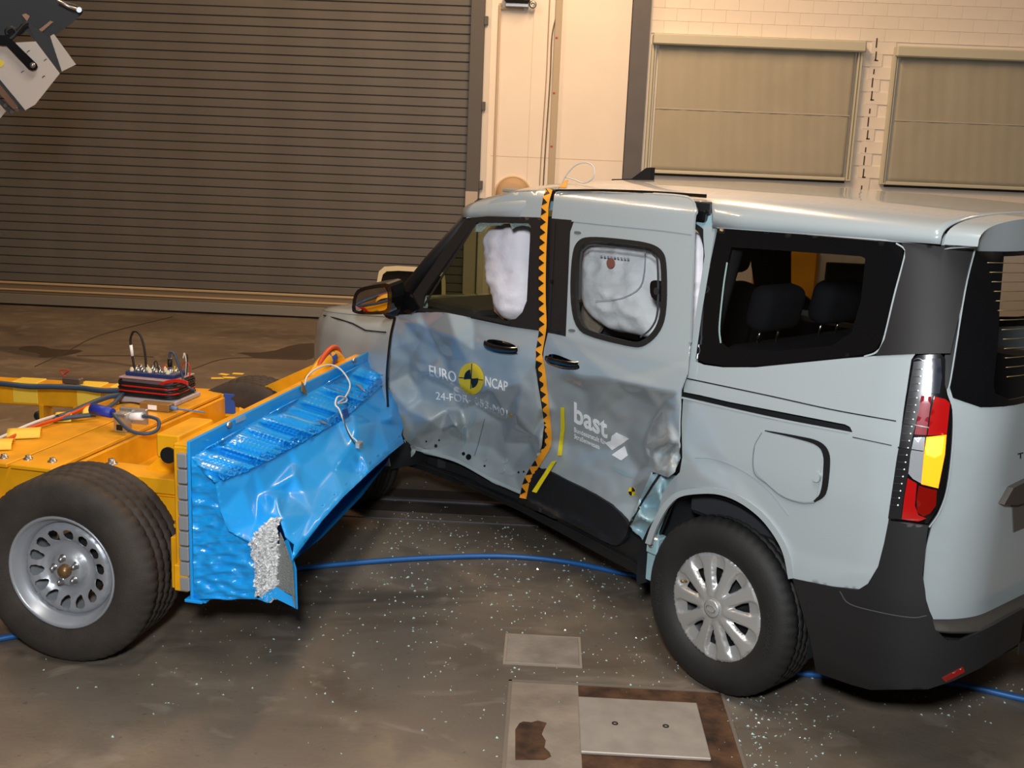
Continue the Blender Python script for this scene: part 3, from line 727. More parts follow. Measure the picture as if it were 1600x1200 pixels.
line('inner_rubber_lip', [(905, 468), (907, 402), (914, 388), (926, 383), (970, 387), (1008, 392), (1022, 400), (1027, 414), (1027, 484), (1018, 511), (1000, 527)], 2.0, mat('lip_grey', '3b3d40', .4), sdoor, HS(.001), .004)
sheet('vent_window', smoothpoly([(900, 466), (903, 400), (911, 384), (924, 379), (970, 383), (1010, 389), (1025, 397), (1031, 413), (1031, 486), (1021, 514), (1001, 531), (987, 531), (933, 518), (907, 507)], 2), CLEAR, sdoor, HS(-.012), 12, thick=.003)
sheet('vent_latch', smoothpoly([(1015, 445), (1018, 438), (1032, 438), (1032, 472), (1024, 470), (1016, 462)], 1), PIANO, sdoor, HS(-.002), 5, thick=.02)
sheet('latch_centre', disc(1025, 455, 4, 6), DARKIN, sdoor, HS(.004), 3, thick=.003)
sheet('pillar_film', [(860, 341), (896, 344), (890, 362), (883, 525), (855, 519), (858, 430)], SATIN, sdoor, HS(.002), 6, thick=.004)
line('film_edge', [(866, 345), (862, 430), (857, 515)], 2, RUBBER, sdoor, HS(.006))
sheet('small_hole_plug', disc(862, 440, 2.2, 3), PIANO, sdoor, HS(.008), 2)
for (x, y) in ((902, 363), (893, 516)): sheet('rubber_stop', smoothpoly([(x - 5, y - 2), (x + 5, y - 1.5), (x + 5, y + 2.5), (x - 5, y + 2)]), mat('grey_rubber', '5b6163', .6), sdoor, HS(.004), 2)
handle(sdoor, 880, 565, 1.08, sdent)
line('door_crease', [(893, 344), (960, 351), (1030, 358), (1083, 365)], 4, PAINT, sdoor, HS(.003), .006)
line('door_top_lip', [(868, 301), (892, 298), (1000, 301), (1062, 305), (1080, 310), (1086, 320), (1087, 330), (1083, 345), (1081, 420), (1077, 535)], 2.2, PAINT, sdoor, HS(.006), .01)
hb = HS(.004)
lettering('lettering', 'bast', (897, 659), (949, 685), (-.3, -32), WHITEV, sdoor, hb, .73, .001, .022)
lettering('lettering', 'Bundesanstalt für', (897, 675), (946, 695), (0, -7.5), WHITEV, sdoor, hb)
lettering('lettering', 'Straßenwesen', (897, 685), (936, 702), (0, -7.5), WHITEV, sdoor, hb)
q = lambda L: [(940 + a * .2168, 640 + b * .2168) for a, b in L]
for L in ([(105, 165), (195, 212), (150, 245), (75, 293), (22, 240), (66, 225), (72, 190)], [(165, 262), (187, 330), (140, 367), (72, 326)]): sheet('logo_shape', q(L), WHITEV, sdoor, HS(.005), 4, thick=.001)
sheet('target_sticker', disc(987, 768, 5.5, 7), NCAPY, sdoor, HS(.004), 3, thick=.001)
for a0 in (PI * .5, PI * 1.5): sheet('sticker_black', [(987, 768)] + disc(987, 768, 5.2, 6.6, 0, 6, a0, a0 + PI / 2), BLACKV, sdoor, HS(.006), 3, thick=.001)
sheet('blue_scuff', smoothpoly([(950, 728), (975, 736), (992, 748), (970, 742)]), SCUFF, sdoor, HS(.0025), 5, thick=.001)
clad = sheet('door_cladding', smoothpoly([(838, 727), (880, 748), (930, 773), (962, 794), (982, 818), (980, 835), (966, 853), (950, 850), (880, 812), (814, 779), (826, 755)], 1), BLACKP, van, S(.022, DENT), 6, thick=.02)
tag(clad, 'black lower cladding of the sliding door')
# yellow tape strips on the door
ty = sheet('yellow_strip', [(876, 637), (881, 637), (882, 670), (877, 712), (871, 712), (876, 672)], mat('strip_yellow', 'ecd81c', .4), van, S(.02, DENT), 4, thick=.002)
sheet('yellow_strip', [(862, 721), (869, 720), (838, 770), (831, 768)], mat('strip_yellow', ''), van, S(.048, DENT), 4, thick=.002)

# ---- B pillar and hazard marker tape running down it
pil = sheet('b_pillar', [(846, 338), (866, 338), (860, 440), (856, 520), (852, 560), (856, 640), (862, 690), (845, 700), (838, 620), (834, 560), (843, 516)], SATIN, van, S(-.03, DENT), 6, thick=.02)
tp = [(858, 295), (852, 318), (850, 350), (848, 390), (847, 430), (847, 470), (848, 510), (843, 545), (842, 556), (846, 575), (850, 610), (854, 650), (857, 680), (855, 697), (845, 715), (830, 738), (822, 755), (817, 778)]
A, B = stroke(tp, 10.5)
tape = ribbon('hazard_tape', A, B, ORNG, van, S(.022, DENT), .002); tag(tape, 'orange measuring tape with black triangles down the pillar')
A, B = np.array(A), np.array(B); nT = 62; tv = []; tf = []
L = np.concatenate([[0], np.cumsum(np.hypot(*np.diff(A, axis=0).T))]); Lt = np.linspace(0, L[-1], nT * 2 + 1)
at = lambda s: (np.array([np.interp(s, L, A[:, 0]), np.interp(s, L, A[:, 1])]), np.array([np.interp(s, L, B[:, 0]), np.interp(s, L, B[:, 1])]))
for k in range(nT // 2 + 1):
    if 4 * k + 3 >= len(Lt): break
    a, _ = at(Lt[4 * k]); c, _ = at(Lt[4 * k + 3]); p_, q_ = at((Lt[4 * k] + Lt[4 * k + 3]) / 2); mid = p_ * .25 + q_ * .75
    tv += [a, c, mid]; tf.append((3 * k, 3 * k + 1, 3 * k + 2))
tv = np.array(tv); P3 = S(.0245, DENT)(tv[:, 0], tv[:, 1]); shell('black_triangles', P3, orient(P3, np.array(tf), VC, False), BLACKV, tape, .001, False)['kind'] = 'stuff'
sheet('tape_end', [(872, 292), (878, 284), (888, 281), (884, 293)], ORNG, tape, lambda x, y: plane_hit(x, y, (1.22, .62, 1.81), (0, .3, 1)), 4, thick=.003)

# ---- rear quarter, wheel arch, fuel flap
HQ = S(0)
arch_px = [(1012, 850), (1022, 822), (1040, 790), (1062, 772), (1100, 767), (1130, 770), (1160, 783), (1190, 806), (1213, 835), (1228, 865), (1236, 904)]
qp = [(1078, 576), (1083, 563), (1100, 570), (1130, 574), (1180, 574), (1250, 567), (1320, 560), (1370, 556), (1430, 553), (1424, 562), (1412, 640), (1400, 740), (1388, 815), (1381, 850), (1372, 885), (1356, 912), (1340, 922), (1300, 917), (1236, 904)] + arch_px[::-1][1:-1] + [(1028, 800), (1036, 770), (1048, 752), (1062, 738), (1066, 715), (1065, 660), (1068, 612), (1072, 600)]
slotp = [(1066, 612), (1092, 617), (1140, 628), (1320, 663), (1328, 667), (1332, 675), (1320, 676), (1200, 654), (1066, 622)]
quarter = sheet('rear_quarter_panel', qp, PAINT, van, S(0, Dent([(1010, 840, .06), (1030, 800, .04), (1036, 770, .03), (1064, 738, .015), (1066, 690, .01), (1090, 740, 0), (1080, 640, 0), (1150, 780, -.012), (1220, 860, -.012), (1150, 740, 0), (1240, 860, 0), (1400, 560, 0), (1400, 900, 0), (1080, 560, 0), (1236, 904, -.01)], 5)), 6, [slotp], .006)
tag(quarter, 'undamaged pale rear quarter panel')
sheet('slide_rail_slot', slotp, BLACKP, quarter, S(-.03), 6, thick=.01)
line('slot_lip', [(1064, 621), (1200, 652), (1326, 676)], 3, PAINT, quarter, S(.002), .01)
line('panel_seam', [(1072, 591), (1200, 618), (1300, 640), (1400, 658)], 1.8, BLACKV, quarter, S(.0015))
line('panel_seam', [(1332, 683), (1360, 689), (1393, 696)], 1.2, BLACKV, quarter, S(.0015))
flap = sheet('fuel_flap', smoothpoly([(1178, 720), (1180, 682), (1192, 672), (1215, 680), (1265, 692), (1281, 704), (1284, 722), (1278, 765), (1274, 784), (1250, 785), (1222, 776), (1200, 757), (1180, 738)], 1), PAINT, quarter, S(.0035), 8, thick=.003)
o = line('flap_gap', [(1195, 673), (1240, 682), (1276, 692), (1290, 708), (1291, 735), (1286, 770), (1272, 784)], [1.5, 4, 7, 10, 10, 9, 3], BLACKV, quarter, S(.0045))
line('flap_seam', [(1190, 676), (1178, 700), (1178, 738), (1200, 758), (1222, 776), (1250, 786), (1272, 786)], 1.2, mat('seam_grey', ''), quarter, S(.0045))
sheet('flap_catch', smoothpoly([(1268, 740), (1276, 735), (1281, 744), (1279, 754), (1270, 753)]), PAINT, quarter, S(.014), 3, thick=.012)
A_, B_ = stroke(arch_px, 9); ribbon('arch_lip', A_, B_, PAINT, quarter, S(.010), .012)
line('arch_crease', [(1085, 715), (1120, 718), (1160, 735), (1200, 765), (1232, 805)], 1.6, mat('crease_grey', '98a5aa', .4), quarter, S(.0018), .001)
# crumpled sill end ahead of the wheel
CR = Dent([(980, 820, .10), (1000, 780, .12), (1015, 745, .09), (1036, 742, .07), (1060, 748, .03), (1050, 775, .05), (1040, 800, .06), (1028, 840, .07), (1012, 850, .07), (1002, 830, .15), (1020, 790, .15), (1030, 770, .03), (1018, 815, .05), (1000, 805, .03), (1042, 770, .10), (1008, 790, .17)], 1.5, .008)
crum = sheet('crumpled_sill_end', [(982, 820), (990, 800), (1004, 770), (1016, 742), (1034, 738), (1052, 742), (1060, 750), (1054, 768), (1044, 790), (1034, 820), (1026, 842), (1012, 852), (1000, 838), (992, 830)], mat('bare_blue_paint', '8fadb6', .3, coat=.5), van, S(-.005, CR), 4, thick=.006)
tag(crum, 'crumpled blue grey metal between sliding door and wheel arch')
line('torn_edge', [(982, 822), (1000, 790), (1018, 760), (1030, 742)], 3, BLACKV, crum, S(0, CR), .004)
line('arch_liner_edge', [(1058, 775), (1046, 800), (1036, 825), (1024, 850)], 2.5, BLACKV, crum, S(0, CR), .006)

# ---- sill
sill = sheet('sill_cover', [(606, 706), (640, 716), (720, 745), (800, 782), (815, 780), (880, 812), (950, 850), (968, 853), (990, 822), (1012, 842), (1016, 860), (1006, 880), (1004, 905), (985, 892), (940, 868), (880, 835), (815, 800), (740, 765), (660, 735), (616, 722)], BLACKP, van, S(-.02, DENT), 7, thick=.02)
tag(sill, 'black sill cover under the doors')
line('sill_ridge', [(612, 712), (700, 742), (815, 792), (880, 822), (950, 858), (996, 884)], 3, BLACKP, sill, S(-.008, DENT), .01)
uvsheet('sill_cover', [(2.15, .30), (.40, .30), (.40, .42), (2.15, .42)], BLACKP, van, rside(.0), .08, thick=.02)
br = MB(); p = side_hit(np.array([1021.]), np.array([850.]), -.03)[0]
br.box(p[0] - .03, p[0] + .03, p[1] - .05, p[1] + .01, p[2] - .04, p[2] + .03, .006).box(p[0] - .02, p[0] + .04, p[1] - .06, p[1] - .01, p[2] - .16, p[2] - .03, .004); br.build('bent_bracket', mat('bare_blue_paint', ''), van)
MB().lathe([(.004, 0), (.012, 0), (.012, .006), (.004, .006)], mapto(p + np.array([0, .012, 0]), (1, 0, 0), (0, 0, 1), (0, 1, 0)), 14, True).build('bracket_bolt', CHROME, van)

# ---- rear side glass, D pillar
gl = [(1121, 357), (1260, 367), (1398, 379), (1410, 388), (1411, 400), (1395, 460), (1378, 530), (1368, 547), (1350, 554), (1290, 561), (1230, 567), (1170, 572), (1130, 572), (1100, 567), (1087, 560), (1098, 480), (1110, 410)]
rg = [(1142, 386), (1260, 394), (1345, 400), (1352, 404), (1345, 470), (1330, 520), (1300, 540), (1220, 548), (1140, 546), (1127, 534), (1124, 510), (1130, 440)]
qw = sheet('quarter_window', gl, PIANO, van, S(.0015), 7, [rg], .006, mirror=True)
tag(qw, 'tinted rear side window with gloss black border')
sheet('pane', rg, GLASS, qw, S(.001), 14, thick=.004)
line('pane_highlight', [(1126, 536), (1124, 510), (1130, 450), (1136, 410)], 2.2, mat('edge_green', '8fa6a4', .2), qw, S(.0025), .001)
ed = line('quarter_window_trim', [(1400, 380), (1413, 389), (1413, 402), (1397, 462), (1380, 532), (1369, 550), (1350, 557)], 2.5, PAINT, van, S(.002), .006)
dp = sheet('d_pillar_cover', [(1408, 379), (1460, 382), (1525, 387), (1519, 405), (1504, 470), (1485, 552), (1430, 553), (1368, 556), (1382, 530), (1398, 465), (1414, 402), (1414, 390)], SATIN, van, S(.003), 7, thick=.006, mirror=True)
tag(dp, 'satin black cover of the rear pillar')

# ---- roof
def gut(X): return np.interp(X, [-.8, -.74, .24, 1.3, 1.72, 1.9], [1.712, 1.712, 1.686, 1.64, 1.612, 1.55])
def top(X): return np.interp(X, [-.86, -.64, 0, .8, 1.2, 1.45, 1.65, 1.8], [1.79, 1.80, 1.822, 1.828, 1.815, 1.785, 1.735, 1.67])
def roofgrid(xs, nt=26, both=True):
    R = []
    for X in xs:
        g = float(gut(X)); t_ = float(top(X)); Y0 = float(prof_y(X, g)); row = []
        rr = max(0, (-.64 - X)) / .22
        Y0 *= 1 - .10 * rr * rr
        for k in range(nt + 1):
            a = PI * k / nt; c = math.cos(a); s = max(0., math.sin(a))
            row.append((X, Y0 * math.copysign(abs(c) ** .55, c), g + (t_ - g) * s ** .62))
        R.append(row)
    return R
rx = [1.70, 1.64, 1.56, 1.45, 1.3, 1.15, 1.0, .8, .6, .45, .36, .30, .24, .1, -.1, -.3, -.5, -.6, -.635]
G = roofgrid(rx)
# the left edge behind the sliding door is cut back for the slide rail
for i, X in enumerate(rx):
    if .26 < X < 1.22:
        for k in range(0, 6):
            x, y, z = G[i][k]; 
            if z < 1.775: G[i][k] = (x, min(y, .70), 1.775)
b = MB(); b.grid(G); roof = b.build('roof', PAINT, van); tag(roof, 'pale grey van roof')
md = roof.modifiers.new('s', 'SOLIDIFY'); md.thickness = .006; md.offset = -1 if True else 1
G2 = roofgrid([-.648, -.70, -.745])
for row in G2:
    pass
b = MB(); b.grid(G2); spo = b.build('tailgate_spoiler', PAINT, van)
# slide rail exposed above the door
rail = boxo('slide_rail', BLACKP, van, .29, 1.2, .66, .715, 1.725, 1.772, .004)
boxo('rail_carrier', PIANO, rail, .30, .37, .69, .735, 1.70, 1.745, .006)
boxo('rail_channel', mat('bare_blue_paint', ''), van, .285, 1.22, .63, .69, 1.68, 1.76, .006)
sheet('rail_cover', [(1068, 304), (1106, 306), (1118, 314), (1114, 340), (1110, 375), (1100, 372), (1096, 360), (1078, 345)], mat('bare_blue_paint', ''), van, S(-.035), 5, thick=.006)
line('rail_gap', [(868, 297), (940, 297), (1020, 300), (1075, 304), (1104, 306)], [2.0, 3.0, 3.6, 4.5, 5], mat('gap_black', '0a0a0a', .95, spec=.05), van, S(.036))
sheet('rail_end_block', [(1086, 316), (1108, 316), (1108, 330), (1086, 331)], BLACKP, van, S(-.022), 5, thick=.02)
apt = line('aperture_seal', [(1083, 352), (1094, 360), (1101, 378), (1103, 400), (1098, 470), (1093, 520), (1088, 560)], 8, RUBBER, van, S(-.028), .03)
sheet('aperture_frame', [(1099, 352), (1118, 354), (1108, 420), (1096, 490), (1088, 562), (1080, 590), (1068, 610), (1073, 585), (1090, 470), (1101, 400), (1099, 372)], PAINT, van, S(-.010), 5, thick=.012)
MB().prism([(-.10, 0), (.16, 0), (.15, .012), (.02, .02), (-.07, .075), (-.10, .078)], .03, mapto((1.36, .0, 1.792), (1, 0, 0), (0, 0, 1), (0, -1, 0))).build('roof_aerial', BLACKP, van)
# side header above the front window (body colour between frame and roof)
sheet('front_roof_rail', [(728, 341), (742, 331), (770, 313), (800, 301), (858, 298), (850, 340), (800, 338), (762, 337)], PAINT, van, S(0), 6, thick=.006, mirror=True)
sheet('rear_roof_rail', [(1112, 350), (1122, 340), (1260, 348), (1400, 360), (1522, 368), (1523, 387), (1460, 382), (1398, 378), (1260, 366), (1120, 356)], PAINT, van, S(.0005), 7, thick=.006, mirror=True)

# ---- tail light
tl_out = [(1424, 562), (1434, 555), (1470, 553), (1477, 560), (1476, 600), (1481, 618), (1488, 640), (1485, 700), (1476, 770), (1466, 795), (1450, 818), (1388, 815), (1398, 745), (1412, 645)]
HT = lambda o: S(o)
tl = sheet('tail_light', tl_out, PIANO, van, HT(.006), 6, thick=.03); tag(tl, 'tall tail light with lit orange indicator, red and clear lenses')
mirror_copy(tl)
REDL = mat('red_lens', 'a30f10', .12, coat=.8, emit='a00c08', es=.10); REDD = mat('deep_red_lens', '7a0a06', .12, coat=.8); PINKL = mat('pink_lens', '8c2430', .15, coat=.6)
AMB = mat('lit_amber', 'f08a1c', .2, emit='ff8a14', es=1.5); AMBC = mat('lit_amber_core', 'ffc23a', .2, emit='ffb020', es=4.5); CLR = mat('clear_reflector', 'c3c8cf', .15, .5, coat=.8); SMOKE = mat('smoked_lens', '2c2e38', .1, coat=1.)
def tp_(L): return [(1360 + a * .25, 540 + b * .25) for a, b in L]
for nm, L, m_ in (('smoked_lens', [(385, 80), (440, 80), (448, 200), (432, 300), (330, 300), (345, 200)], SMOKE), ('pink_lens', [(318, 312), (382, 318), (350, 560), (275, 555)], PINKL), ('red_lens', [(400, 318), (470, 335), (498, 360), (478, 555), (358, 562), (375, 440)], REDL),
        ('clear_lens', [(272, 575), (342, 572), (318, 862), (268, 835), (237, 800), (250, 680)], CLR), ('amber_lens', [(350, 572), (476, 558), (466, 680), (424, 892), (318, 866), (334, 690)], AMB), ('amber_core', [(362, 580), (462, 570), (444, 680), (400, 700), (350, 680), (344, 640)], AMBC),
        ('red_lens', [(232, 830), (290, 862), (278, 1000), (300, 1060), (350, 1080), (300, 1100), (196, 1085), (210, 960)], REDL), ('deep_red_lens', [(302, 875), (345, 890), (416, 905), (410, 1000), (372, 1050), (330, 1068), (292, 1040), (288, 960)], REDD)):
    sheet(nm, tp_(L), m_, tl, HT(.0135 if nm == 'amber_core' else .010), 6, thick=.004)
sheet('ribbed_strip', tp_([(270, 100), (385, 90), (345, 290), (300, 420), (262, 570), (236, 800), (228, 830), (205, 960), (190, 1080), (110, 1080), (165, 700), (220, 400)]), mat('ribbed_black', '1b1b1e', .25), tl, HT(.0085), 6, thick=.002)
for k in range(20):
    t = k / 19; x0_ = 272 - 150 * t; y0_ = 145 + 850 * t
    line('lens_rib', tp_([(x0_, y0_), (x0_ + 46, y0_ + 4)]), 1.2, BLACKV, tl, HT(.0125), .001)
    sheet('lens_dot', tp_(disc(x0_ + 50, y0_ + 2, 5, 5, n=6)), WHITEV, tl, HT(.0125), 3, thick=.001)
for L in ([(205, 483), (365, 512)], [(170, 635), (330, 660)], [(270, 90), (300, 80), (340, 95), (380, 68)]): line('lens_highlight_bar', tp_(L), 1.6, CHROME, tl, HT(.0145), .001)

# ---- tailgate
def rearX(Y, Z, off=0.):
    Y = np.abs(Y); w = prof_y(np.full_like(Y, -.5), Z) + off; xr = rear_x(Z) - off; e = np.clip((Y - (w - RC)) / RC, 0, 1); return xr + RC - RC * np.sqrt(np.maximum(1 - e * e, 0)) - 0.0
def yz(poly):
    P = side_hit(np.array([p[0] for p in poly], float), np.array([p[1] for p in poly], float)); return [(p[1], p[2]) for p in P]
RM = lambda off: (lambda Y, Z: np.stack([rearX(Y, Z, off), Y, Z], -1))
tgL = yz([(1519, 398), (1500, 480), (1482, 612), (1490, 640), (1490, 690), (1482, 760), (1470, 800), (1456, 822), (1446, 860), (1443, 905), (1448, 945), (1462, 976)])
zb = tgL[-1][1]; tgp = tgL + [(.35, zb), (0, zb), (-.35, zb)] + [(-y, z) for y, z in tgL[::-1]] + [(0, 1.70)]
gw = yz([(1518, 392), (1502, 478), (1484, 606), (1489, 622), (1530, 636), (1545, 636)]); gb = gw[-1][1]
gwp = gw + [(0, gb), ] + [(-y, z) for y, z in gw[::-1]] + [(0, 1.695)]
tgate = uvsheet('tailgate', tgp, PAINT, van, RM(0.), .045, [gwp], .006); tag(tgate, 'grey tailgate with dark rear window')
win_in = [(y * .86, 1.22 + (z - 1.22) * .93 + .02) for y, z in gwp]
uvsheet('rear_window_border', gwp, PIANO, tgate, RM(.002), .05, [win_in], .005)
uvsheet('rear_window_pane', win_in, GLASS, tgate, RM(.0015), .08, (), .004)
for k in range(13):
    z = 1.31 + k * .028
    n = 20; pts = [((-.62 + 1.24 * i / n), z + .012 * math.cos(i / n * 2 * PI)) for i in range(n + 1)]
    P3 = np.array([RM(.004)(np.array([y]), np.array([zz]))[0] for y, zz in pts]); MB().tube(P3, .0014, 4).build('heater_wire', mat('heater_wire', '8a7a55', .3, .6), tgate)
line('tailgate_gap', [(1524, 388), (1508, 455), (1486, 590), (1481, 612), (1489, 640), (1489, 690), (1481, 760), (1468, 800), (1452, 824)], 2.2, PAINT, tgate, S(.006), .004)
L_ = yz([(1559, 786), (1574, 760), (1600, 747)]); L2_ = yz([(1600, 781), (1580, 787)])
uvsheet('badge_block', [L_[0], L_[1], L_[2]] + [(-y_, z_) for y_, z_ in (L_[2], L_[1], L_[0])] + [(-y_, z_) for y_, z_ in (L2_[1], L2_[0])] + [L2_[0], L2_[1]], mat('badge_grey', '4a4642', .4, .3), tgate, RM(.02), .06, (), .02)
L_ = yz([(1580, 788), (1582, 831)])
uvsheet('number_recess', [L_[0], L_[1]] + [(-y_, z_) for y_, z_ in L_[::-1]], mat('recess_grey', '57514b', .5), tgate, RM(.004), .06, (), .003)
lettering('lettering', 'T', (1590.5, 717), (1599, 715), (0, -8.5), BLACKV, tgate, S(.006))
b = MB(); b.grid([G2[-1], [(float(rearX(np.array([q_[1] * .96]), np.array([1.69]))[0]) + .004, q_[1] * .96, 1.690) for q_ in G2[-1]]]); b.build('spoiler_face', PAINT, tgate)
sheet('tailgate_jamb', [(1500, 384), (1532, 386), (1528, 420), (1506, 600), (1508, 640), (1490, 780), (1465, 835), (1440, 835), (1470, 600), (1478, 545)], BLACKP, van, S(-.02), 8, thick=.006)
# ---- rear bumper
BWO, BXO, BRC = .012, .07, .30
HB = S(0, None, BWO, BXO, BRC)
bpL = [(1238, 904), (1300, 917), (1340, 922), (1356, 912), (1372, 885), (1381, 850), (1388, 815), (1450, 822), (1446, 860), (1441, 900), (1446, 935), (1462, 985), (1480, 1001), (1500, 1002), (1550, 978), (1600, 950), (1600, 1001), (1565, 1023), (1530, 1045), (1490, 1064), (1450, 1077), (1360, 1078), (1330, 1070), (1275, 1051), (1266, 1000), (1252, 950)]
bumper = sheet('rear_bumper', bpL, BLACKP, van, HB, 7, thick=.012, mirror=True); tag(bumper, 'black plastic rear bumper wrapping up to the tail light')
def bumpX(Y, Z):
    Y = np.abs(Y); w = prof_y(np.full_like(Y, -.5), Z) + BWO; xr = rear_x(Z) - BXO; e = np.clip((Y - (w - BRC)) / BRC, 0, 1); return xr + BRC - BRC * np.sqrt(np.maximum(1 - e * e, 0))
ye = side_hit(np.array([1600.]), np.array([975.]), 0, None, BWO, BXO, BRC)[0]
uvsheet('bumper_middle', [(ye[1] + .01, .55), (-ye[1] - .01, .55), (-ye[1] - .01, .41), (ye[1] + .01, .41)], BLACKP, bumper, lambda Y, Z: np.stack([bumpX(Y, Z), Y, Z], -1), .08)
ys = np.linspace(-.84, .84, 41); led = [[(float(bumpX(np.array([y]), np.array([.55]))[0]) + .004, y, .548) for y in ys], [(float(rearX(np.array([y * .97]), np.array([.56]))[0]) + .02, y * .97, .562) for y in ys]]
bl = MB(); bl.grid(led); lo = bl.build('bumper_step', mat('step_plastic', '2e2a26', .7, bump=.2, bscale=300), bumper); lo.modifiers.new('s', 'SOLIDIFY').thickness = .01
sheet('bumper_corner_fill', [(1436, 900), (1470, 940), (1540, 930), (1550, 985), (1500, 1015), (1470, 1012), (1440, 985)], mat('step_plastic', ''), bumper, S(-.025), 7, thick=.006)
line('bumper_seam', [(1312, 924), (1328, 944), (1380, 958), (1425, 965), (1448, 962)], 1.4, mat('seam_dark', '4c4c50', .4), bumper, S(.002, None, BWO, BXO, BRC), .001)
sheet('rear_reflector', [(1472, 1060), (1505, 1043), (1508, 1050), (1478, 1066)], REDD, bumper, S(.003, None, BWO, BXO, BRC), 5)
uvsheet('bumper_underside', [(-.35, .75), (-.9, .7), (-.9, -.7), (-.35, -.75)], BLACKP, bumper, lambda X, Y: np.stack([X, Y, np.full_like(X, .26) + np.clip(-X - .6, 0, 1) * .5], -1), .1, thick=.01)

# ---- right side of the van (undamaged, seen through the windows)
rp = [(2.08, .42), (2.08, 1.12), (1.95, 1.15), (1.2, 1.19), (.2, 1.20), (-.5, 1.33), (-.62, 1.33), (-.64, .60), (-.36, .55)]
arch = [(.37 * math.cos(a), .36 + .40 * math.sin(a)) for a in [PI * (.18 + .72 * k / 10) for k in range(11)]]
rp = rp[:-1] + [(-.62, .55), (-.42, .52)] + [(-.42 + 0, .50)] + [(x, z) for x, z in arch[::-1]] + [(.40, .42)]
uvsheet('side_panel', rp, PAINT, van, rside(), .07, (), .006)
uvsheet('door_window_frame', [(2.02, 1.13), (1.70, 1.62), (1.2, 1.665), (.30, 1.685), (.30, 1.20), (1.2, 1.18)], SATIN, van, rside(.002), .06,
    [[(1.90, 1.17), (1.66, 1.58), (1.28, 1.62), (1.24, 1.21)], smoothpoly([(1.02, 1.22), (1.0, 1.6), (.42, 1.62), (.42, 1.24)], 1)], .01)

for nm_, L_ in (('front_pane', [(1.90, 1.17), (1.66, 1.58), (1.28, 1.62), (1.24, 1.21)]), ('rear_pane', [(1.02, 1.22), (1.0, 1.6), (.42, 1.62), (.42, 1.24)])):
    uvsheet(nm_, L_, GLASS, van, rside(-.006), .1, (), .004)
# ---- front end: wings, bonnet, windscreen
def plan(s):
    """plan outline from the left front door edge (s=0) round the nose to the middle (s=1)"""
    K = np.array([(2.14, .875), (2.35, .885), (2.62, .88), (2.85, .845), (3.02, .78), (3.15, .67), (3.24, .52), (3.29, .33), (3.31, 0)])
    L_ = np.concatenate([[0], np.cumsum(np.hypot(*np.diff(K, axis=0).T))]); L_ /= L_[-1]
    return np.interp(s, L_, K[:, 0]), np.interp(s, L_, K[:, 1])
def wing(s, z):
    x, y = plan(s); ins = np.interp(z, [.25, .4, .6, .8, .93, 1.0, 1.06], [.05, .015, 0, .005, .02, .05, .11]); cx = 2.3
    k = 1 - ins / np.maximum(np.hypot(x - cx, y), .5); return np.stack([cx + (x - cx) * k, y * k, z], -1)
fa = []
sA = [.0 + .02 * k for k in range(60)]
S_of_x = lambda X: float(np.interp(X, plan(np.linspace(0, .6, 200))[0], np.linspace(0, .6, 200)))
WX = 2.60
archf = [(S_of_x(WX + .37 * math.cos(a)), .33 + .40 * math.sin(a)) for a in [PI * (0 + k / 14) for k in range(15)]]
wp = [(0, .32), (0, 1.06), (.1, 1.06), (.3, 1.03), (.5, 1.0), (.7, .97), (1, .95), (1, .25), (.60, .25), (archf[0][0], .28)] + archf + [(archf[-1][0], .30)]
w_ = uvsheet('front_wing', wp, PAINT, van, wing, .03, (), .006, (2.3, 0, .6), mirror=True)
tag(w_, 'pale front wing beside the barrier')
al = [(s, z) for s, z in archf]; P3 = wing(np.array([a for a, _ in al]), np.array([b_ for _, b_ in al])); MB().tube([tuple(p + np.array([0, .004, 0])) for p in P3], .014, 8).build('arch_lip', PAINT, w_)
H_ = MB(); rows = []
for k in range(21):
    s = k / 20; e = wing(np.array([s]), np.array([np.interp(s, [0, .1, .3, .5, .7, 1], [1.06, 1.06, 1.03, 1.0, .97, .95])]))[0]; row = []
    for j in range(9):
        t = j / 8; xm = 2.15 + (e[0] - 2.15) * (1 - t) if s > .75 else e[0]
        row.append((e[0] - (0 if s < .6 else 0), e[1] * (1 - t), e[2] + .06 * (1 - (1 - t) ** 2) * (1 - s * .8)))
    rows.append(row)
H_.grid(rows); bon = H_.build('bonnet', PAINT, van); bon.modifiers.new('s', 'SOLIDIFY').thickness = .006
mirror_copy(bon)
sg = [wing(np.array([s]), np.array([z]))[0] + np.array([0, .003, .002]) for s, z in [(.04, 1.0), (.14, .985), (.22, 1.0), (.32, 1.0), (.45, .985)]]
MB().tube(sg, .004, 5).build('bonnet_gap', BLACKV, w_)
lamp_ = uvsheet('headlight', [(.55, .72), (.55, .88), (.80, .86), (.78, .72)], CLR, van, lambda s, z: wing(s, z) * 1.0 + np.array([.004, .0, 0]), .04, (), .01, (2.3, 0, .6), mirror=True)
uvsheet('grille', [(.82, .45), (.82, .85), (1, .85), (1, .45)], BLACKP, van, lambda s, z: wing(s, z) + np.array([.006, 0, 0]), .04, (), .01, (2.3, 0, .6), mirror=True)
ws = []
for k in range(13):
    t = k / 12; w0 = .80 - .10 * t; ws.append([(2.22 - .56 * t + .10 * (1 - (j / 6 - 1) ** 2) * (1), w0 * (1 - j / 6), 1.10 + .58 * t + .045 * t * (1 - (1 - j / 6) ** 2)) for j in range(13)])
b = MB(); b.grid(ws); wsc = b.build('windscreen', WSG, van); wsc.modifiers.new('s', 'SOLIDIFY').thickness = .004
for sgn in (1, -1):
    b = MB(); b.tube([(2.24, sgn * .80, 1.09), (1.95, sgn * .765, 1.38), (1.66, sgn * .70, 1.67)], [.035, .032, .03], 10); b.build('a_pillar', SATIN, van)
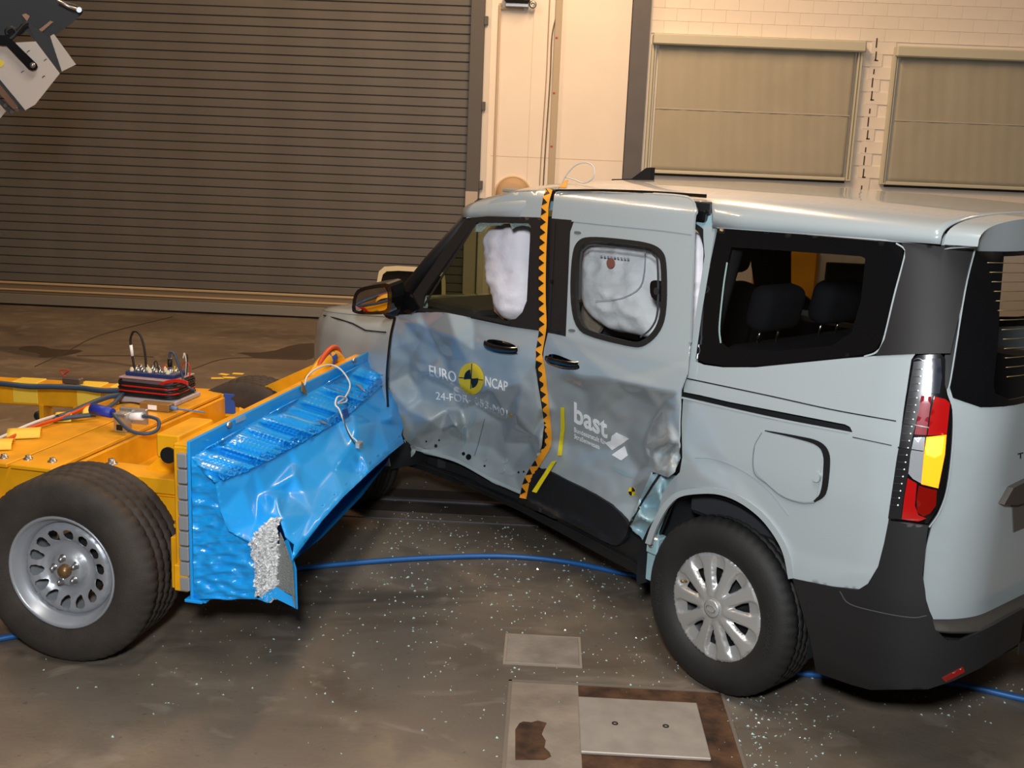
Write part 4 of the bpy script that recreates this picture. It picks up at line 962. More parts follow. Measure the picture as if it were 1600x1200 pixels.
MB().box(1.60, 1.72, -.70, .70, 1.655, 1.70, .02).build('windscreen_header', DARKIN, van)

# ---- underbody and cabin
ub = MB(); ub.box(-.62, 2.15, -.70, .52, .24, .34, .02).box(2.1, 3.2, -.62, .55, .24, .5, .03).box(-.75, 2.1, -.72, .55, .34, .40, .01); ub.build('underbody', DARKIN, van)
boxo('engine_block', DARKIN, van, 2.2, 3.1, -.50, .50, .4, .92, .05)
for x0 in (0., WX):
    for sg_ in (1, -1):
        b = MB(); pr = [(.385, -.30), (.385, .0)]; b.lathe([(.40, 0), (.40, -.30), (.05, -.30)], mapto((x0, sg_ * .86, .345), (1, 0, 0), (0, 0, 1), (0, sg_, 0)), 40); o = b.build('wheel_arch_liner', mat('liner', '101216', .85), van)
        # keep only the upper half of the drum
        me = o.data; bm = bmesh.new(); bm.from_mesh(me); bmesh.ops.bisect_plane(bm, geom=bm.verts[:] + bm.edges[:] + bm.faces[:], plane_co=(0, 0, .28), plane_no=(0, 0, -1), clear_outer=True); bm.to_mesh(me); bm.free()
MB().box(-.72, .42, -.72, .52, .40, .60, .02).box(.42, 2.1, -.72, .50, .39, .43, .01).build('cabin_floor', mat('carpet', '1a1a1c', .95), van)
for q_ in ((.42, 2.06, -.80, -.74, .4, 1.17), (-.66, .36, -.80, -.72, .6, 1.18)): boxo('inner_side_trim', mat('trim_dark', '24262a', .8), van, *q_, .02)
for q_ in ((1.2, 2.04, .42, .46, .42, 1.12), (.42, 1.15, .42, .46, .42, 1.12), (-.66, .22, .76, .80, .62, 1.16)): boxo('inner_door_trim', mat('trim_dark', ''), van, *q_, .02)
inn = MB(); inn.box(-.60, 1.6, -.62, .62, 1.735, 1.752, .004); inn.build('headliner', mat('headliner', '8f8a80', .9), van)
for sgn in (-1,): 
    for X in (1.14, .26, -.58): MB().tube([(X, sgn * .80, 1.15), (X - .02, sgn * .75, 1.45), (X - .04, sgn * .70, 1.70)], .045, 8).build('inner_pillar', mat('pillar_trim', '3a3a3c', .8), van)
MB().tube([(.25, .76, 1.15), (.22, .72, 1.45), (.2, .67, 1.70)], .05, 8).build('inner_pillar', mat('pillar_trim', ''), van)
dash = MB(); dash.box(1.80, 2.28, -.74, .60, .78, 1.155, .06, None, 3).box(1.80, 1.95, -.10, .16, 1.06, 1.22, .02, None, 2); dash.build('dashboard', mat('dash', '14161a', .7), van)
sw = MB(); mS = mapto((1.66, .30, 1.06), (0, 1, 0), Vector((.5, 0, .866)), Vector((-.866, 0, .5)))
sw.lathe([(.18, -.015), (.2, 0), (.18, .015), (.165, 0)], mS, 32, True).box(-.17, .17, -.03, .03, -.02, .0, .008, mS).box(-.06, .06, -.07, .06, -.03, .02, .02, mS); sw.build('steering_wheel', PIANO, van)
def seat(x, y, w, h=.62, z=.72):
    b = MB(); T = Matrix.Translation((x, y, z)); b.box(-.02, .50, -w / 2, w / 2, -.14, .02, .05, T, 3)
    b.box(-.09, .06, -w / 2, w / 2, -.02, h, .06, T @ Matrix.Rotation(-.20, 4, 'Y'), 3)
    o = b.build('seat', SEATM, van); o.data.polygons.foreach_set('use_smooth', [True] * len(o.data.polygons))
    n = 1 if w < .6 else 3
    for k in range(n):
        yy = y + (k - (n - 1) / 2) * w / n; T2 = Matrix.Translation((x, yy, z)) @ Matrix.Rotation(-.20, 4, 'Y')
        hr = MB().box(-.07, .04, -.13, .13, h + .06, h + .24, .045, T2, 3).build('headrest', SEATM, o)
        hr.data.polygons.foreach_set('use_smooth', [True] * len(hr.data.polygons))
        for d in (-.06, .06): MB().cyl(T2 @ Vector((-.015, d, h - .06)), T2 @ Vector((-.015, d, h + .09)), .006, 8).build('headrest_post', CHROME, o)
    return o
seat(1.22, .28, .50); seat(1.22, -.38, .50); seat(.38, -.05, 1.22, .56, .68)
# ---- airbags
def airbag(name, poly, y0, bulge, lab, wr=.012, dirn=1):
    P, F = fill(smoothpoly(poly, 1), 5); b0 = plane_hit(P[:, 0], P[:, 1], (0, y0, 0), (0, 1, 0)); d = segdist(P, smoothpoly(poly, 1)); dm = d.max()
    hgt = bulge * np.sqrt(np.clip(1 - (1 - np.clip(d / dm, 0, 1)) ** 2, 0, 1))
    wrk = np.array([noise.noise(Vector((a / 13, b_ / 26, 1.3))) * .6 + .5 * noise.noise(Vector((a / 40 + b_ / 25, b_ / 60, 4.))) for a, b_ in P])
    rid = np.array([1 - abs(noise.noise(Vector((a / 30 + b_ / 70, b_ / 22, 9.)))) for a, b_ in P])
    h = hgt + np.clip(d / 8, 0, 1) * wr * (wrk + rid ** 3)
    n = len(P); f1 = b0 + np.array([0, 1, 0]) * h[:, None]; f2 = b0 - np.array([0, 1, 0]) * (hgt * .8 + .004)[:, None]
    F = orient(f1, F, VC, False); rim = {}
    for a, b_, c in F:
        for q_ in ((a, b_), (b_, c), (c, a)): rim[q_] = 1
    R_ = [q_ for q_ in rim if (q_[1], q_[0]) not in rim]
    o = pymesh(name, np.vstack([f1, f2]), [tuple(f) for f in F] + [tuple(n + f[::-1]) for f in F] + [(b_, a, n + a, n + b_) for a, b_ in R_], BAG, van, True); tag(o, lab); return o
ab1 = airbag('airbag', [(766, 352), (790, 349), (824, 350), (828, 360), (826, 470), (818, 492), (806, 502), (790, 500), (778, 482), (770, 455), (764, 440), (761, 400), (758, 372)], .60, .06, 'white curtain airbag hanging in the front window')
ab2 = airbag('airbag', [(902, 378), (930, 376), (1000, 380), (1038, 385), (1048, 400), (1046, 500), (1036, 528), (1018, 530), (992, 522), (960, 518), (940, 506), (924, 494), (912, 470), (904, 440), (900, 405)], .62, .07, 'white curtain airbag bulging behind the sliding door window')
ab3 = airbag('airbag', [(1074, 368), (1092, 362), (1104, 380), (1104, 430), (1096, 490), (1092, 530), (1070, 535), (1066, 430)], .66, .03, 'white airbag fold in the gap behind the sliding door')
bagline = mat('bag_print', 'aaa4b8', .8)
def bagz(o): return lambda x, y: plane_hit(x, y, (0, .62 + o, 0), (0, 1, 0))
sheet('printed_dot', disc(954, 411, 6.5, 8), mat('dot_brown', 'b0685c', .7), ab2, bagz(.098), 4, thick=.001)
line('sewn_seam', [(1008, 388), (1006, 425), (998, 450), (970, 466), (930, 470)], 1.0, bagline, ab2, bagz(.1), .001)
for x_ in range(9): sheet('print_mark', [(938 + x_ * 5.2, 399 + x_ * .5), (941 + x_ * 5.2, 399.3 + x_ * .5), (941 + x_ * 5.2, 402 + x_ * .5), (938 + x_ * 5.2, 401.7 + x_ * .5)], bagline, ab2, bagz(.1), 3, thick=.0008)
sheet('steering_bag', [(770, 462), (784, 470), (796, 488), (786, 500), (772, 486)], mat('salmon_cloth', 'c98d78', .8), van, lambda x, y: plane_hit(x, y, (0, .52, 0), (0, 1, 0)), 5, thick=.02)
# grey bag in the lower corner of the sliding door window
sheet('folded_cloth', [(902, 510), (910, 476), (922, 490), (942, 506), (934, 520), (912, 520)], mat('grey_cloth', '8a7c70', .9, bump=.4, bscale=60), van, lambda x, y: plane_hit(x, y, (0, .56, 0), (0, 1, 0)), 5, thick=.02)

# ---- white loop of cable on the roof
b = MB(); pts = [(868, 345), (866, 322), (868, 300), (876, 290), (886, 272), (900, 258), (915, 254), (926, 259), (929, 270), (925, 280), (912, 286), (898, 281), (884, 277)]
P3 = [plane_hit(np.array([float(x)]), np.array([float(y)]), (1.15, .70, 1.7), (.1, 1, 0))[0] for x, y in pts]
b.tube(spline(P3, 6), .0028, 6); b.build('sensor_cable', CABW, van)

# ---- wheels
def tyre_mesh(R, rr, w, n=96, m=None, blocks=.006):
    h = w / 2; prof = [(rr - .012, -h + .03), (rr, -h + .01), (rr + .03, -h - .004), ((R + rr) / 2, -h - .012), (R - .035, -h - .004), (R - .018, -h + .006), (R - .006, -h + .022)]
    nr = 5; zs = []
    rib = (w - .06) / nr
    for k in range(nr):
        a = -h + .03 + k * rib
        zs += [(R, a + .004), (R, a + rib - .004)]
        if k < nr - 1: zs += [(R - .009, a + rib - .003), (R - .009, a + rib + .003)]
    prof += zs + [(R - .006, h - .022), (R - .018, h - .006), (R - .035, h + .004), ((R + rr) / 2, h + .012), (rr + .03, h + .004), (rr, h - .01), (rr - .012, h - .03)]
    lo = 5; hi = len(prof) - 6
    def fn(r, z, a, j):
        k = int(round(a / (2 * PI) * n))
        if lo < j < hi and (k + ((j - 7) // 4) * 2) % 4 == 0: r -= blocks * (1 if r > R - .008 else .2)
        return r, z
    return prof, fn
def put_tyre(b, mtx, R, rr, w, n=128, blocks=.006):
    pr, fn = tyre_mesh(R, rr, w, n, None, blocks); b.lathe(pr, mtx, n, False, fn)
    return b
def polar_text(s, r, a0, h, z):
    V, F = textmesh(s); V = V * h; x0 = V[:, 0].min(); a = a0 - (V[:, 0] - x0) / r; R_ = r + V[:, 1] * .9
    return np.stack([R_ * np.cos(a), R_ * np.sin(a), np.full(len(V), z)], -1), F
def cover_polys():
    holes = []
    for k in range(10):
        a = 2 * PI * (k + .5) / 10; tw = .0
        L = [(.088, -.03), (.092, .05), (.125, .115), (.148, .12), (.150, -.12), (.122, -.115)]
        holes.append([(r * math.cos(a + t + tw), r * math.sin(a + t + tw)) for r, t in L])
    return holes
def van_wheel(x, sgn, steer=0.):
    R = .332
    mt = mapto((x, sgn * .775, R), (math.cos(steer), math.sin(steer), 0), (0, 0, 1), (-math.sin(steer) * sgn, sgn * math.cos(steer), 0))
    holes = cover_polys(); outer = [(.205 * math.cos(2 * PI * k / 72), .205 * math.sin(2 * PI * k / 72)) for k in range(72)]
    P, F = fill(outer, .0062, holes); r = np.hypot(P[:, 0], P[:, 1]); a = np.arctan2(P[:, 1], P[:, 0])
    hc = (np.floor(a / (PI / 5)) + .5) * PI / 5; td = np.abs(a - hc) / (PI / 10)
    wdt = np.interp(r, [.05, .075, .12, .165, .192, .198], [0, .30, .50, .56, .40, 0])
    rec_ = np.clip((wdt - td) / .13, 0, 1) * np.clip((r - .06) / .02, 0, 1)
    z = .090 + .014 * np.clip((.2 - r) / .15, 0, 1) + .003 * np.cos((1 - td) * PI * .5) - rec_ * np.interp(r, [.06, .10, .15, .195], [.008, .016, .018, .006])
    z = np.where(r < .045, .104, z); z = np.where(r > .1985, .086, z)
    P3 = np.array([tuple(mt @ Vector((p[0], p[1], zz))) for p, zz in zip(P, z)])
    F = orient(P3, F, np.array(mt @ Vector((0, 0, 3.))), False)
    wh = shell('wheel', P3, F, HUBC, van, .004); tag(wh, 'silver ten spoke wheel cover and black tyre')
    b = MB(); put_tyre(b, mt, R, .205, .205, 200, .004); ty_ = b.build('tyre', TYRE, wh)
    b = MB(); b.lathe([(.20, .06), (.19, .02), (.06, .03), (.05, .06), (0, .06)], mt, 40); b.build('steel_disc', mat('disc_black', '111113', .5), wh)
    b = MB(); b.lathe([(.032, .105), (.034, .112), (.028, .114), (.0, .114)], mt, 28); b.build('centre_cap', HUBC, wh)
    b = MB(); b.lathe([(.020, .1145), (.022, .1165), (.019, .1165)], mt @ Matrix.Diagonal((1, .62, 1, 1)), 28, True); b.build('cap_oval', STEEL, wh)
    b = MB(); b.cyl(mt @ Vector((.15, .045, .07)), mt @ Vector((.16, .05, .10)), .005, 8); b.build('valve', mat('brass', '8a6a3a', .4, .6), wh)
    for s_, a0, hh in (('HANKOOK', PI * 1.10, .030), ('KINERGY', PI * .06, .030)):
        V, F2 = textmesh(s_); V = V * hh; x0_ = V[:, 0].min(); 
        r0 = .248
        aa = a0 - (V[:, 0] - x0_) / r0; rr = r0 + V[:, 1]
        zz = np.interp(rr, [.205, .235, .2685, .297], [.0925, .1065, .1145, .1065]) + .0018
        P3 = np.array([tuple(mt @ Vector((q1 * math.cos(q2) * sgn, q1 * math.sin(q2), q3))) for q1, q2, q3 in zip(rr, aa, zz)])
        F2 = orient(P3, F2, np.array(mt @ Vector((0, 0, 3.))), False); shell('sidewall_lettering', P3, F2, mat('tyre_letter', '2a2a29', .5), wh, .001, False)
    return wh
van_wheel(0, 1); van_wheel(0, -1); van_wheel(WX, 1); van_wheel(WX, -1)

# ------------------------------------------------------------------ the crash trolley (local frame: x towards the barrier, y away from the camera, z up)
TO = np.array([-2.535, -.668, 0.]); TA = math.radians(-10.6)
_tx = np.array([math.cos(TA), math.sin(TA), 0]); _ty = np.array([-math.sin(TA), math.cos(TA), 0])
def w2t(P): d = np.asarray(P, float) - TO; return np.stack([d @ _tx, d @ _ty, d[..., 2]], -1)
TC = w2t(CAM_POS)
def tz(x, y, z): return w2t(on_floor(np.float64(x), np.float64(y), z))
def t_atx(px, py, X):
    d = rays(px, py); D = np.stack([d @ _tx, d @ _ty, d[..., 2]], -1); return TC + D * ((X - TC[0]) / D[..., 0])[..., None]
def t_aty(px, py, Y):
    d = rays(px, py); D = np.stack([d @ _tx, d @ _ty, d[..., 2]], -1); return TC + D * ((Y - TC[1]) / D[..., 1])[..., None]
trolley = thing('crash_trolley', 'yellow wheeled crash trolley carrying cables and instruments', 'trolley', tuple(TO), TA)
boxo('side_beam', YEL, trolley, -3.6, -.06, .21, .31, .50, .645, .006)
boxo('side_beam_ledge', YEL, trolley, -3.6, -.10, .17, .31, .49, .505, .003)
for x0, x1 in ((-1.125, -.885), (-.872, -.69)):
    pk = boxo('deck_plank', YEL, trolley, x0, x1, .19, 1.62, .645, .662, .003)
for px_, py_ in ((6, 714), (44, 716), (82, 720)):
    p = tz(px_, py_, .665); MB().lathe([(0, .012), (.011, .012), (.013, .0), (.02, .0), (.02, -.003)], Matrix.Translation(p), 6).build('bolt', STEEL, trolley)
boxo('deck_tray', YEL, trolley, -.69, -.07, .31, 1.75, .50, .52, .003)
boxo('tray_rib', YEL, trolley, -.69, -.67, .31, 1.62, .50, .645, .003)
# far side beam, slightly toed in
fb0 = tz(470, 619, .66); fb1 = tz(0, 592, .66); dv = (fb1 - fb0); dv[2] = 0; Lb = np.hypot(dv[0], dv[1]); dv /= Lb
fbm = mapto((fb0[0], fb0[1], .60), (dv[0], dv[1], 0), (-dv[1], dv[0], 0), (0, 0, 1))
FB = MB().box(-.25, Lb + 1.6, -.05, .05, -.06, .06, .006, fbm).build('side_beam', YEL, trolley)
for a in (.02, .30): pass
for px0, px1 in ((10, 46), (124, 158), (182, 204), (398, 440)):
    a = w2t(on_floor(np.float64(px0), 600., .66)); b_ = w2t(on_floor(np.float64(px1), 604., .66)); s0 = (a - fb0) @ dv; s1 = (b_ - fb0) @ dv
    MB().box(min(s0, s1), max(s0, s1), -.053, .053, -.05, .064, .004, fbm).build('tape_band', YTAPE, FB)
s0 = (w2t(on_floor(353., 620., .66)) - fb0) @ dv; MB().box(s0 - .03, s0 + .03, -.053, .056, -.04, .0635, .003, fbm).build('blue_tape', mat('tape_blue', '1f4fa0', .5), FB)
for s_ in (1.16, 1.34): MB().box(s_ - .012, s_ + .012, -.05, .06, -.30, -.05, .004, fbm).build('hanger_plate', YEL, FB)
KNOB = mat('knob_green', '142c28', .5)
for px_, py_, z in ((82, 612, .60), (158, 618, .60), (63, 649, .45)):
    p = w2t(on_floor(np.float64(px_), np.float64(py_), z)); MB().lathe([(0, .03), (.018, .03), (.026, .02), (.026, -.02), (.015, -.03), (0, -.03)], mapto(p, (1, 0, 0), (0, 0, 1), (0, -1, 0)), 10).build('star_knob', KNOB, trolley)
boxo('lower_beam', YEL, trolley, -3.6, -1.3, 1.42, 1.50, .28, .34, .004)
boxo('cross_beam', YEL, trolley, -.34, -.06, .95, 1.80, .47, .655, .006)
boxo('beam_slot', BLACKV, trolley, -.345, -.338, 1.30, 1.52, .55, .60, .002)
boxo('cross_beam', YEL, trolley, -1.10, -1.02, .25, 1.5, .50, .64, .004)
boxo('cross_beam', YEL, trolley, -3.5, -3.35, .25, 1.3, .50, .64, .004)
boxo('spine_beam', YEL, trolley, -3.5, -1.02, .62, .74, .46, .58, .004)
boxo('axle', mat('axle_dark', '2b2a28', .6), trolley, -.55, -.43, .1, 1.7, .30, .42, .02)
boxo('axle', mat('axle_dark', ''), trolley, -3.16, -3.04, .1, 1.6, .30, .42, .02)
# barrier carrier
for y in (.015, .62, 1.22, 1.76): boxo('carrier_post', YEL, trolley, -.073, -.022, y, y + .07, .32, .86, .004)
boxo('carrier_rail', YEL, trolley, -.075, -.02, .02, 1.84, .78, .87, .004)
boxo('carrier_rail', YEL, trolley, -.075, -.02, .0, 1.84, .32, .42, .004)
MB().prism([(-.36, .66), (-.07, .66), (-.07, .875), (-.11, .875)], .025, mapto((0, .31, 0), (1, 0, 0), (0, 0, 1), (0, -1, 0))).build('gusset', YEL, trolley)
MB().prism([(-.60, .645), (-.07, .645), (-.07, .87), (-.16, .87)], .02, mapto((0, 1.70, 0), (1, 0, 0), (0, 0, 1), (0, -1, 0))).build('gusset', YEL, trolley)
boxo('carrier_box', YEL, trolley, -.16, -.07, .05, .31, .80, .89, .006)
MB().lathe([(0, .004), (.03, .004), (.03, -.004), (0, -.004)], mapto((-.11, .046, .815), (1, 0, 0), (0, 0, 1), (0, -1, 0)), 18, smooth=False).build('box_hole', BLACKV, trolley)
boxo('bracket', YEL, trolley, -.52, -.09, .195, .33, .61, .672, .004)
boxo('bracket', YEL, trolley, -.34, -.085, .19, .21, .51, .60, .003)
p = tz(165, 722, .68); MB().lathe([(0, .018), (.014, .018), (.016, .0), (.026, .0), (.026, -.004)], Matrix.Translation((-.50, .30, .674)), 6).build('bolt', STEEL, trolley)
for x in (-.12, -.25): MB().lathe([(0, .01), (.008, .01), (.009, 0)], mapto((x, .188, .60 if x < -.2 else .65), (1, 0, 0), (0, 0, 1), (0, -1, 0)), 8).build('bolt', STEEL, trolley)
MB().cyl((-.42, .20, .46), (-.12, .45, .50), .02, 12).build('orange_strut', CABO, trolley)
boxo('under_bracket', YEL, trolley, -.12, -.06, .06, .16, .30, .50, .004)
# trolley wheels
def trolley_wheel(x, y, sgn, detail=True):
    R = .357; mt = mapto((x, y, R), (1, 0, 0), (0, 0, 1), (0, sgn, 0))
    holes = []
    if detail:
        for k in range(14):
            a = 2 * PI * (k + .3) / 14; holes.append([(r * math.cos(a + t), r * math.sin(a + t)) for r, t in ((.108, -.03), (.113, -.10), (.130, -.155), (.148, -.14), (.156, -.06), (.156, .06), (.148, .14), (.130, .155), (.113, .10), (.108, .03))])
    outer = [(.178 * math.cos(2 * PI * k / 56), .178 * math.sin(2 * PI * k / 56)) for k in range(56)]
    P, F = fill(outer, .012, holes); r = np.hypot(P[:, 0], P[:, 1])
    z = np.interp(r, [0, .05, .058, .075, .10, .118, .15, .168, .178], [.055, .055, .052, .022, .020, .042, .052, .050, .030])
    P3 = np.array([tuple(mt @ Vector((q_[0], q_[1], zz + .05))) for q_, zz in zip(P, z)]); F = orient(P3, F, np.array(mt @ Vector((0, 0, 3.))), False)
    wh = shell('wheel', P3, F, RIMG, trolley, .004); tag(wh, 'grey steel rim with a ring of D shaped holes in a dusty tyre')
    MB().lathe([(.214, .128), (.218, .134), (.212, .138), (.204, .130), (.200, .110), (.188, .104), (.182, .085), (.178, .078), (.174, .07), (.18, -.1)], mt, 64).build('rim_flange', RIMG, wh)
    b = MB(); put_tyre(b, mt, R, .214, .285, 208, .004); b.build('tyre', TYRED, wh)
    MB().lathe([(.0, .135), (.014, .134), (.024, .122), (.026, .10)], mt, 20).build('hub_cap', mat('hub_brass', '7d5f3e', .35, .5), wh)
    for k in range(5):
        a = 2 * PI * k / 5 + .5; MB().lathe([(0, .022), (.006, .021), (.010, .012), (.011, 0), (.016, -.002)], mt @ Matrix.Translation((.047 * math.cos(a), .047 * math.sin(a), .106)), 8).build('wheel_nut', STEEL, wh)
    MB().lathe([(.12, .02), (.0, .02)], mt, 30).build('brake_drum', mat('drum_dark', '1a1918', .7), wh)
    return wh
wn = trolley_wheel(-.494, .075, -1); trolley_wheel(-.60, 1.74, 1); trolley_wheel(-3.10, .075, -1); trolley_wheel(-3.10, 1.45, 1)

# ------------------------------------------------------------------ the deformable barrier bolted to the trolley
bar = thing('deformable_barrier', 'crushed bright blue honeycomb barrier on the front of the yellow trolley', 'barrier', tuple(TO), TA)
MB().box(-.012, .0, 0, 1.875, .29, .888, .002).build('back_plate', BLUE, bar)
MB().box(-.03, .04, -.012, .03, .286, .298, .003).box(-.012, .05, .0, 1.87, .286, .296, .002).build('lower_lip', BLUE, bar)
for k in range(9): boxo('edge_block', mat('edge_alu', 'aeb1b6', .3, .5), bar, -.05, -.013, -.004, .05, .325 + k * .058, .325 + k * .058 + .052, .003)
for px_, py_ in ((357, 664), (553, 563)):
    p = t_atx(np.float64(px_), np.float64(py_), .002); MB().lathe([(0, .01), (.011, .01), (.014, 0)], mapto(p, (0, 1, 0), (0, 0, 1), (1, 0, 0)), 10).build('plate_bolt', STEEL, bar)
sheetT = {}
def tsheet(name, poly, m, fx, step, thick=.004, holes=(), smooth=True, aty=None):
    P, F = fill(poly, step, holes)
    P3 = t_atx(P[:, 0], P[:, 1], fx(P[:, 0], P[:, 1])) if aty is None else t_aty(P[:, 0], P[:, 1], aty(P[:, 0], P[:, 1]))
    return shell(name, P3, orient(P3, F, TC, False), m, bar, thick, smooth)
crest = [(337, 753), (395, 731), (453, 700), (527, 659), (560, 632), (601, 597)]
XF = Dent([(299, 714, 0), (400, 658, 0), (490, 610, 0), (582, 560, 0), (325, 742, .095), (380, 722, .10), (440, 692, .105), (515, 648, .105), (592, 590, .09),
    (337, 753, .115), (395, 731, .125), (453, 700, .125), (527, 659, .12), (560, 632, .115), (601, 597, .10), (345, 800, .135), (358, 830, .165), (391, 846, .235),
    (380, 762, .145), (402, 772, .155), (415, 768, .17), (432, 776, .255), (448, 770, .20), (400, 815, .215), (420, 803, .26), (440, 808, .315), (455, 722, .145), (461, 742, .205), (474, 768, .25), (487, 803, .345), (500, 760, .265),
    (470, 730, .18), (520, 735, .255), (505, 700, .17), (545, 700, .235), (553, 645, .135), (556, 672, .22), (562, 702, .255), (590, 660, .18), (582, 700, .25), (563, 736, .295), (611, 655, .20), (612, 617, .125), (622, 637, .155), (626, 667, .19),
    (457, 873, .40), (470, 850, .40), (505, 810, .40), (538, 773, .38), (575, 738, .345), (611, 707, .295), (631, 690, .245), (448, 840, .36), (630, 670, .195)], 3.0)
def pleat(amp, fr):
    def f(x, y):
        s = (x * .30 - y * .95); v = np.array([noise.noise(Vector((a / fr, 2.2, 0))) + .5 * noise.noise(Vector((a / fr * 2.3, 7, 0))) for a in s]); c = np.clip((y - (714 + (x - 299) * -.544)) / 20, 0, 1)
        return XF(x, y) + amp * v * c
    return f
topf = tsheet('crushed_top', [(299, 714), (400, 658), (490, 610), (582, 560), (592, 575), (601, 597), (560, 632), (527, 659), (453, 700), (395, 731), (337, 753), (318, 740)], BLUEP, pleat(.034, 7.5), 2.3)
tag(topf, 'pleated blue foil along the crushed top of the barrier')
crf = lambda x, y: XF(x, y) + .008 + .010 * np.array([noise.noise(Vector((a / 2.6, b_ / 2.6, 5))) for a, b_ in zip(x, y)])
A, B = stroke([(345, 745), (395, 725), (453, 694), (527, 652), (560, 626), (598, 593)], 13); tsheet('crumbled_crest', A + B[::-1], mat('barrier_blue_crumb', '1683cf', .22, coat=.5), crf, 2.4, smooth=False)
front = tsheet('front_skin', [(337, 753), (395, 731), (453, 700), (527, 659), (560, 632), (601, 597), (612, 617), (622, 637), (630, 668), (627, 680), (563, 737), (488, 805), (460, 850), (446, 838), (438, 815), (420, 813), (402, 832), (391, 846), (358, 830), (345, 800)], BLUE, lambda x, y: XF(x, y), 4.0)
tag(front, 'smooth dented blue front skin')
tsheet('under_skin', [(460, 850), (488, 803), (563, 735), (627, 678), (631, 692), (611, 708), (575, 740), (538, 775), (505, 812), (457, 875)], BLUE, lambda x, y: XF(x, y) + .004, 5)
sw_ = lambda x, y: .0 + .012 * np.array([1.5 * noise.noise(Vector((a / 26, b_ / 7, 2))) + .8 * noise.noise(Vector((a / 14, b_ / 3.5, 4))) for a, b_ in zip(x, y)])
tsheet('side_skin', [(299, 714), (320, 738), (338, 755), (346, 800), (360, 832), (393, 848), (398, 870), (400, 930), (402, 936), (303, 936), (301, 820)], BLUEF, None, 3.5, .004, (), True, sw_)
hx = lambda x, y: .245 + (x - 396) * .0021 + .016 * np.array([noise.noise(Vector((a / 3.2, b_ / 3.2, 8))) + .5 * noise.noise(Vector((a / 1.4, b_ / 1.4, 3))) for a, b_ in zip(x, y)])
th = tsheet('torn_honeycomb', [(391, 846), (402, 832), (420, 813), (439, 811), (430, 832), (436, 857), (431, 934), (422, 938), (400, 930), (396, 868)], HONEY, hx, 2.2, .01, (), False)
tag(th, 'torn silver honeycomb showing at the near corner')
flap_ = tsheet('torn_flap', [(431, 900), (436, 860), (437, 832), (444, 848), (457, 885), (461, 950), (456, 930), (430, 918)], mat('flap_grey', '8f9390', .5, .5, bump=.6, bscale=200), lambda x, y: .315 + (x - 431) * .0028, 4)
tsheet('torn_flap_outer', [(444, 846), (449, 842), (462, 890), (464, 952), (459, 950), (456, 885)], BLUE, lambda x, y: .335 + (x - 444) * .003, 4)
tsheet('torn_flap_lip', [(402, 936), (431, 918), (456, 932), (461, 950), (428, 934), (418, 942)], BLUE, lambda x, y: .26 + (x - 402) * .0022, 5)
MB().grid([[(x_, y_, zz) for x_, zz in ((0, .31), (xx * .55, .33), (xx, zc_))] for y_, xx, zc_ in ((0, .24, .36), (.4, .33, .43), (.9, .31, .44), (1.4, .25, .44), (1.84, .17, .45))]).build('underside', BLUE, bar)
for px_, py_, w, h in ((505, 660, 12, 4), (563, 605, 8, 6)):
    tsheet('silver_tear', [(px_ - w, py_ - h), (px_, py_ - h * .6), (px_ + w, py_ + h), (px_ + 2, py_ + h * .4)], ALU, lambda x, y: XF(x, y) + .02, 3)
tsheet('plate_label', [(368, 655), (384, 648), (384, 655), (369, 662)], mat('label_grey', '86a8c4', .5), lambda x, y: x * 0 + .003, 4, .001)
tsheet('frayed_brown_edge', [(472, 596), (478, 608), (480, 618), (472, 612)], mat('brown_edge', '8a6a3a', .7), lambda x, y: x * 0 + .01, 4)
# sensor cable taped to the barrier
b = MB(); pts = [(476, 602, .03), (480, 588, .03), (495, 576, .03), (515, 570, .04), (532, 577, .08), (545, 595, .12), (546, 608, .13), (538, 622, .15), (528, 630, .15), (540, 628, .15), (541, 622, .15), (528, 620, .16), (524, 632, .17), (530, 640, .19), (538, 660, .22), (548, 680, .25), (556, 688, .27), (560, 694, .28)]
P3 = [t_atx(np.float64(x), np.float64(y), X) for x, y, X in pts]; b.tube(spline(P3, 6), .004, 6); b.build('sensor_cable', CABW, bar)
b = MB(); P3 = [t_atx(np.float64(x), np.float64(y), X) for x, y, X in ((536, 650, .215), (542, 672, .25), (552, 690, .27), (561, 700, .285))]; b.tube(spline(P3, 6), .003, 6); b.build('sensor_cable', CABB, bar)
tsheet('blue_tape', [(535, 640), (543, 638), (546, 651), (538, 653)], mat('tape_blue', ''), lambda x, y: x * 0 + .222, 4, .002)
P3 = t_atx(np.float64(561), np.float64(695), .29); MB().box(-.012, .012, -.02, .02, -.014, .014, .004, Matrix.Translation(P3)).build('sensor_block', ALU, bar)

# ------------------------------------------------------------------ instruments and cables on the trolley (separate things)
def tw(P): P = np.asarray(P, float); return tuple(TO + _tx * P[0] + _ty * P[1] + np.array([0, 0, P[2]]))
rec = thing('data_recorder', 'data recorder with blue connector plate and wound cables on the yellow planks', 'recorder', tw((-.92, 1.37, .662)), TA)
def rrect(a, b_, z, r=.03, n=5, jig=0.):
    o = []
    for cx, cy, s in ((a - r, b_ - r, 0), (-a + r, b_ - r, 1), (-a + r, -b_ + r, 2), (a - r, -b_ + r, 3)):
        for k in range(n + 1): t = PI / 2 * (s + k / n); o.append((cx + r * math.cos(t) + random.uniform(-jig, jig), cy + r * math.sin(t) + random.uniform(-jig, jig), z + random.uniform(-jig, jig)))
    return o + [o[0]]
boxo('base_tray', mat('tray_grey', 'b4aeb2', .5, .2), rec, -.165, .165, -.125, .125, .0, .026, .006)
boxo('case', mat('case_maroon', '8a6e74', .45, .3), rec, -.135, .135, -.10, .10, .026, .118, .008)
boxo('case_lid', mat('lid_pink', 'b29a9e', .45, .3), rec, -.145, .145, -.105, .105, .112, .120, .003)
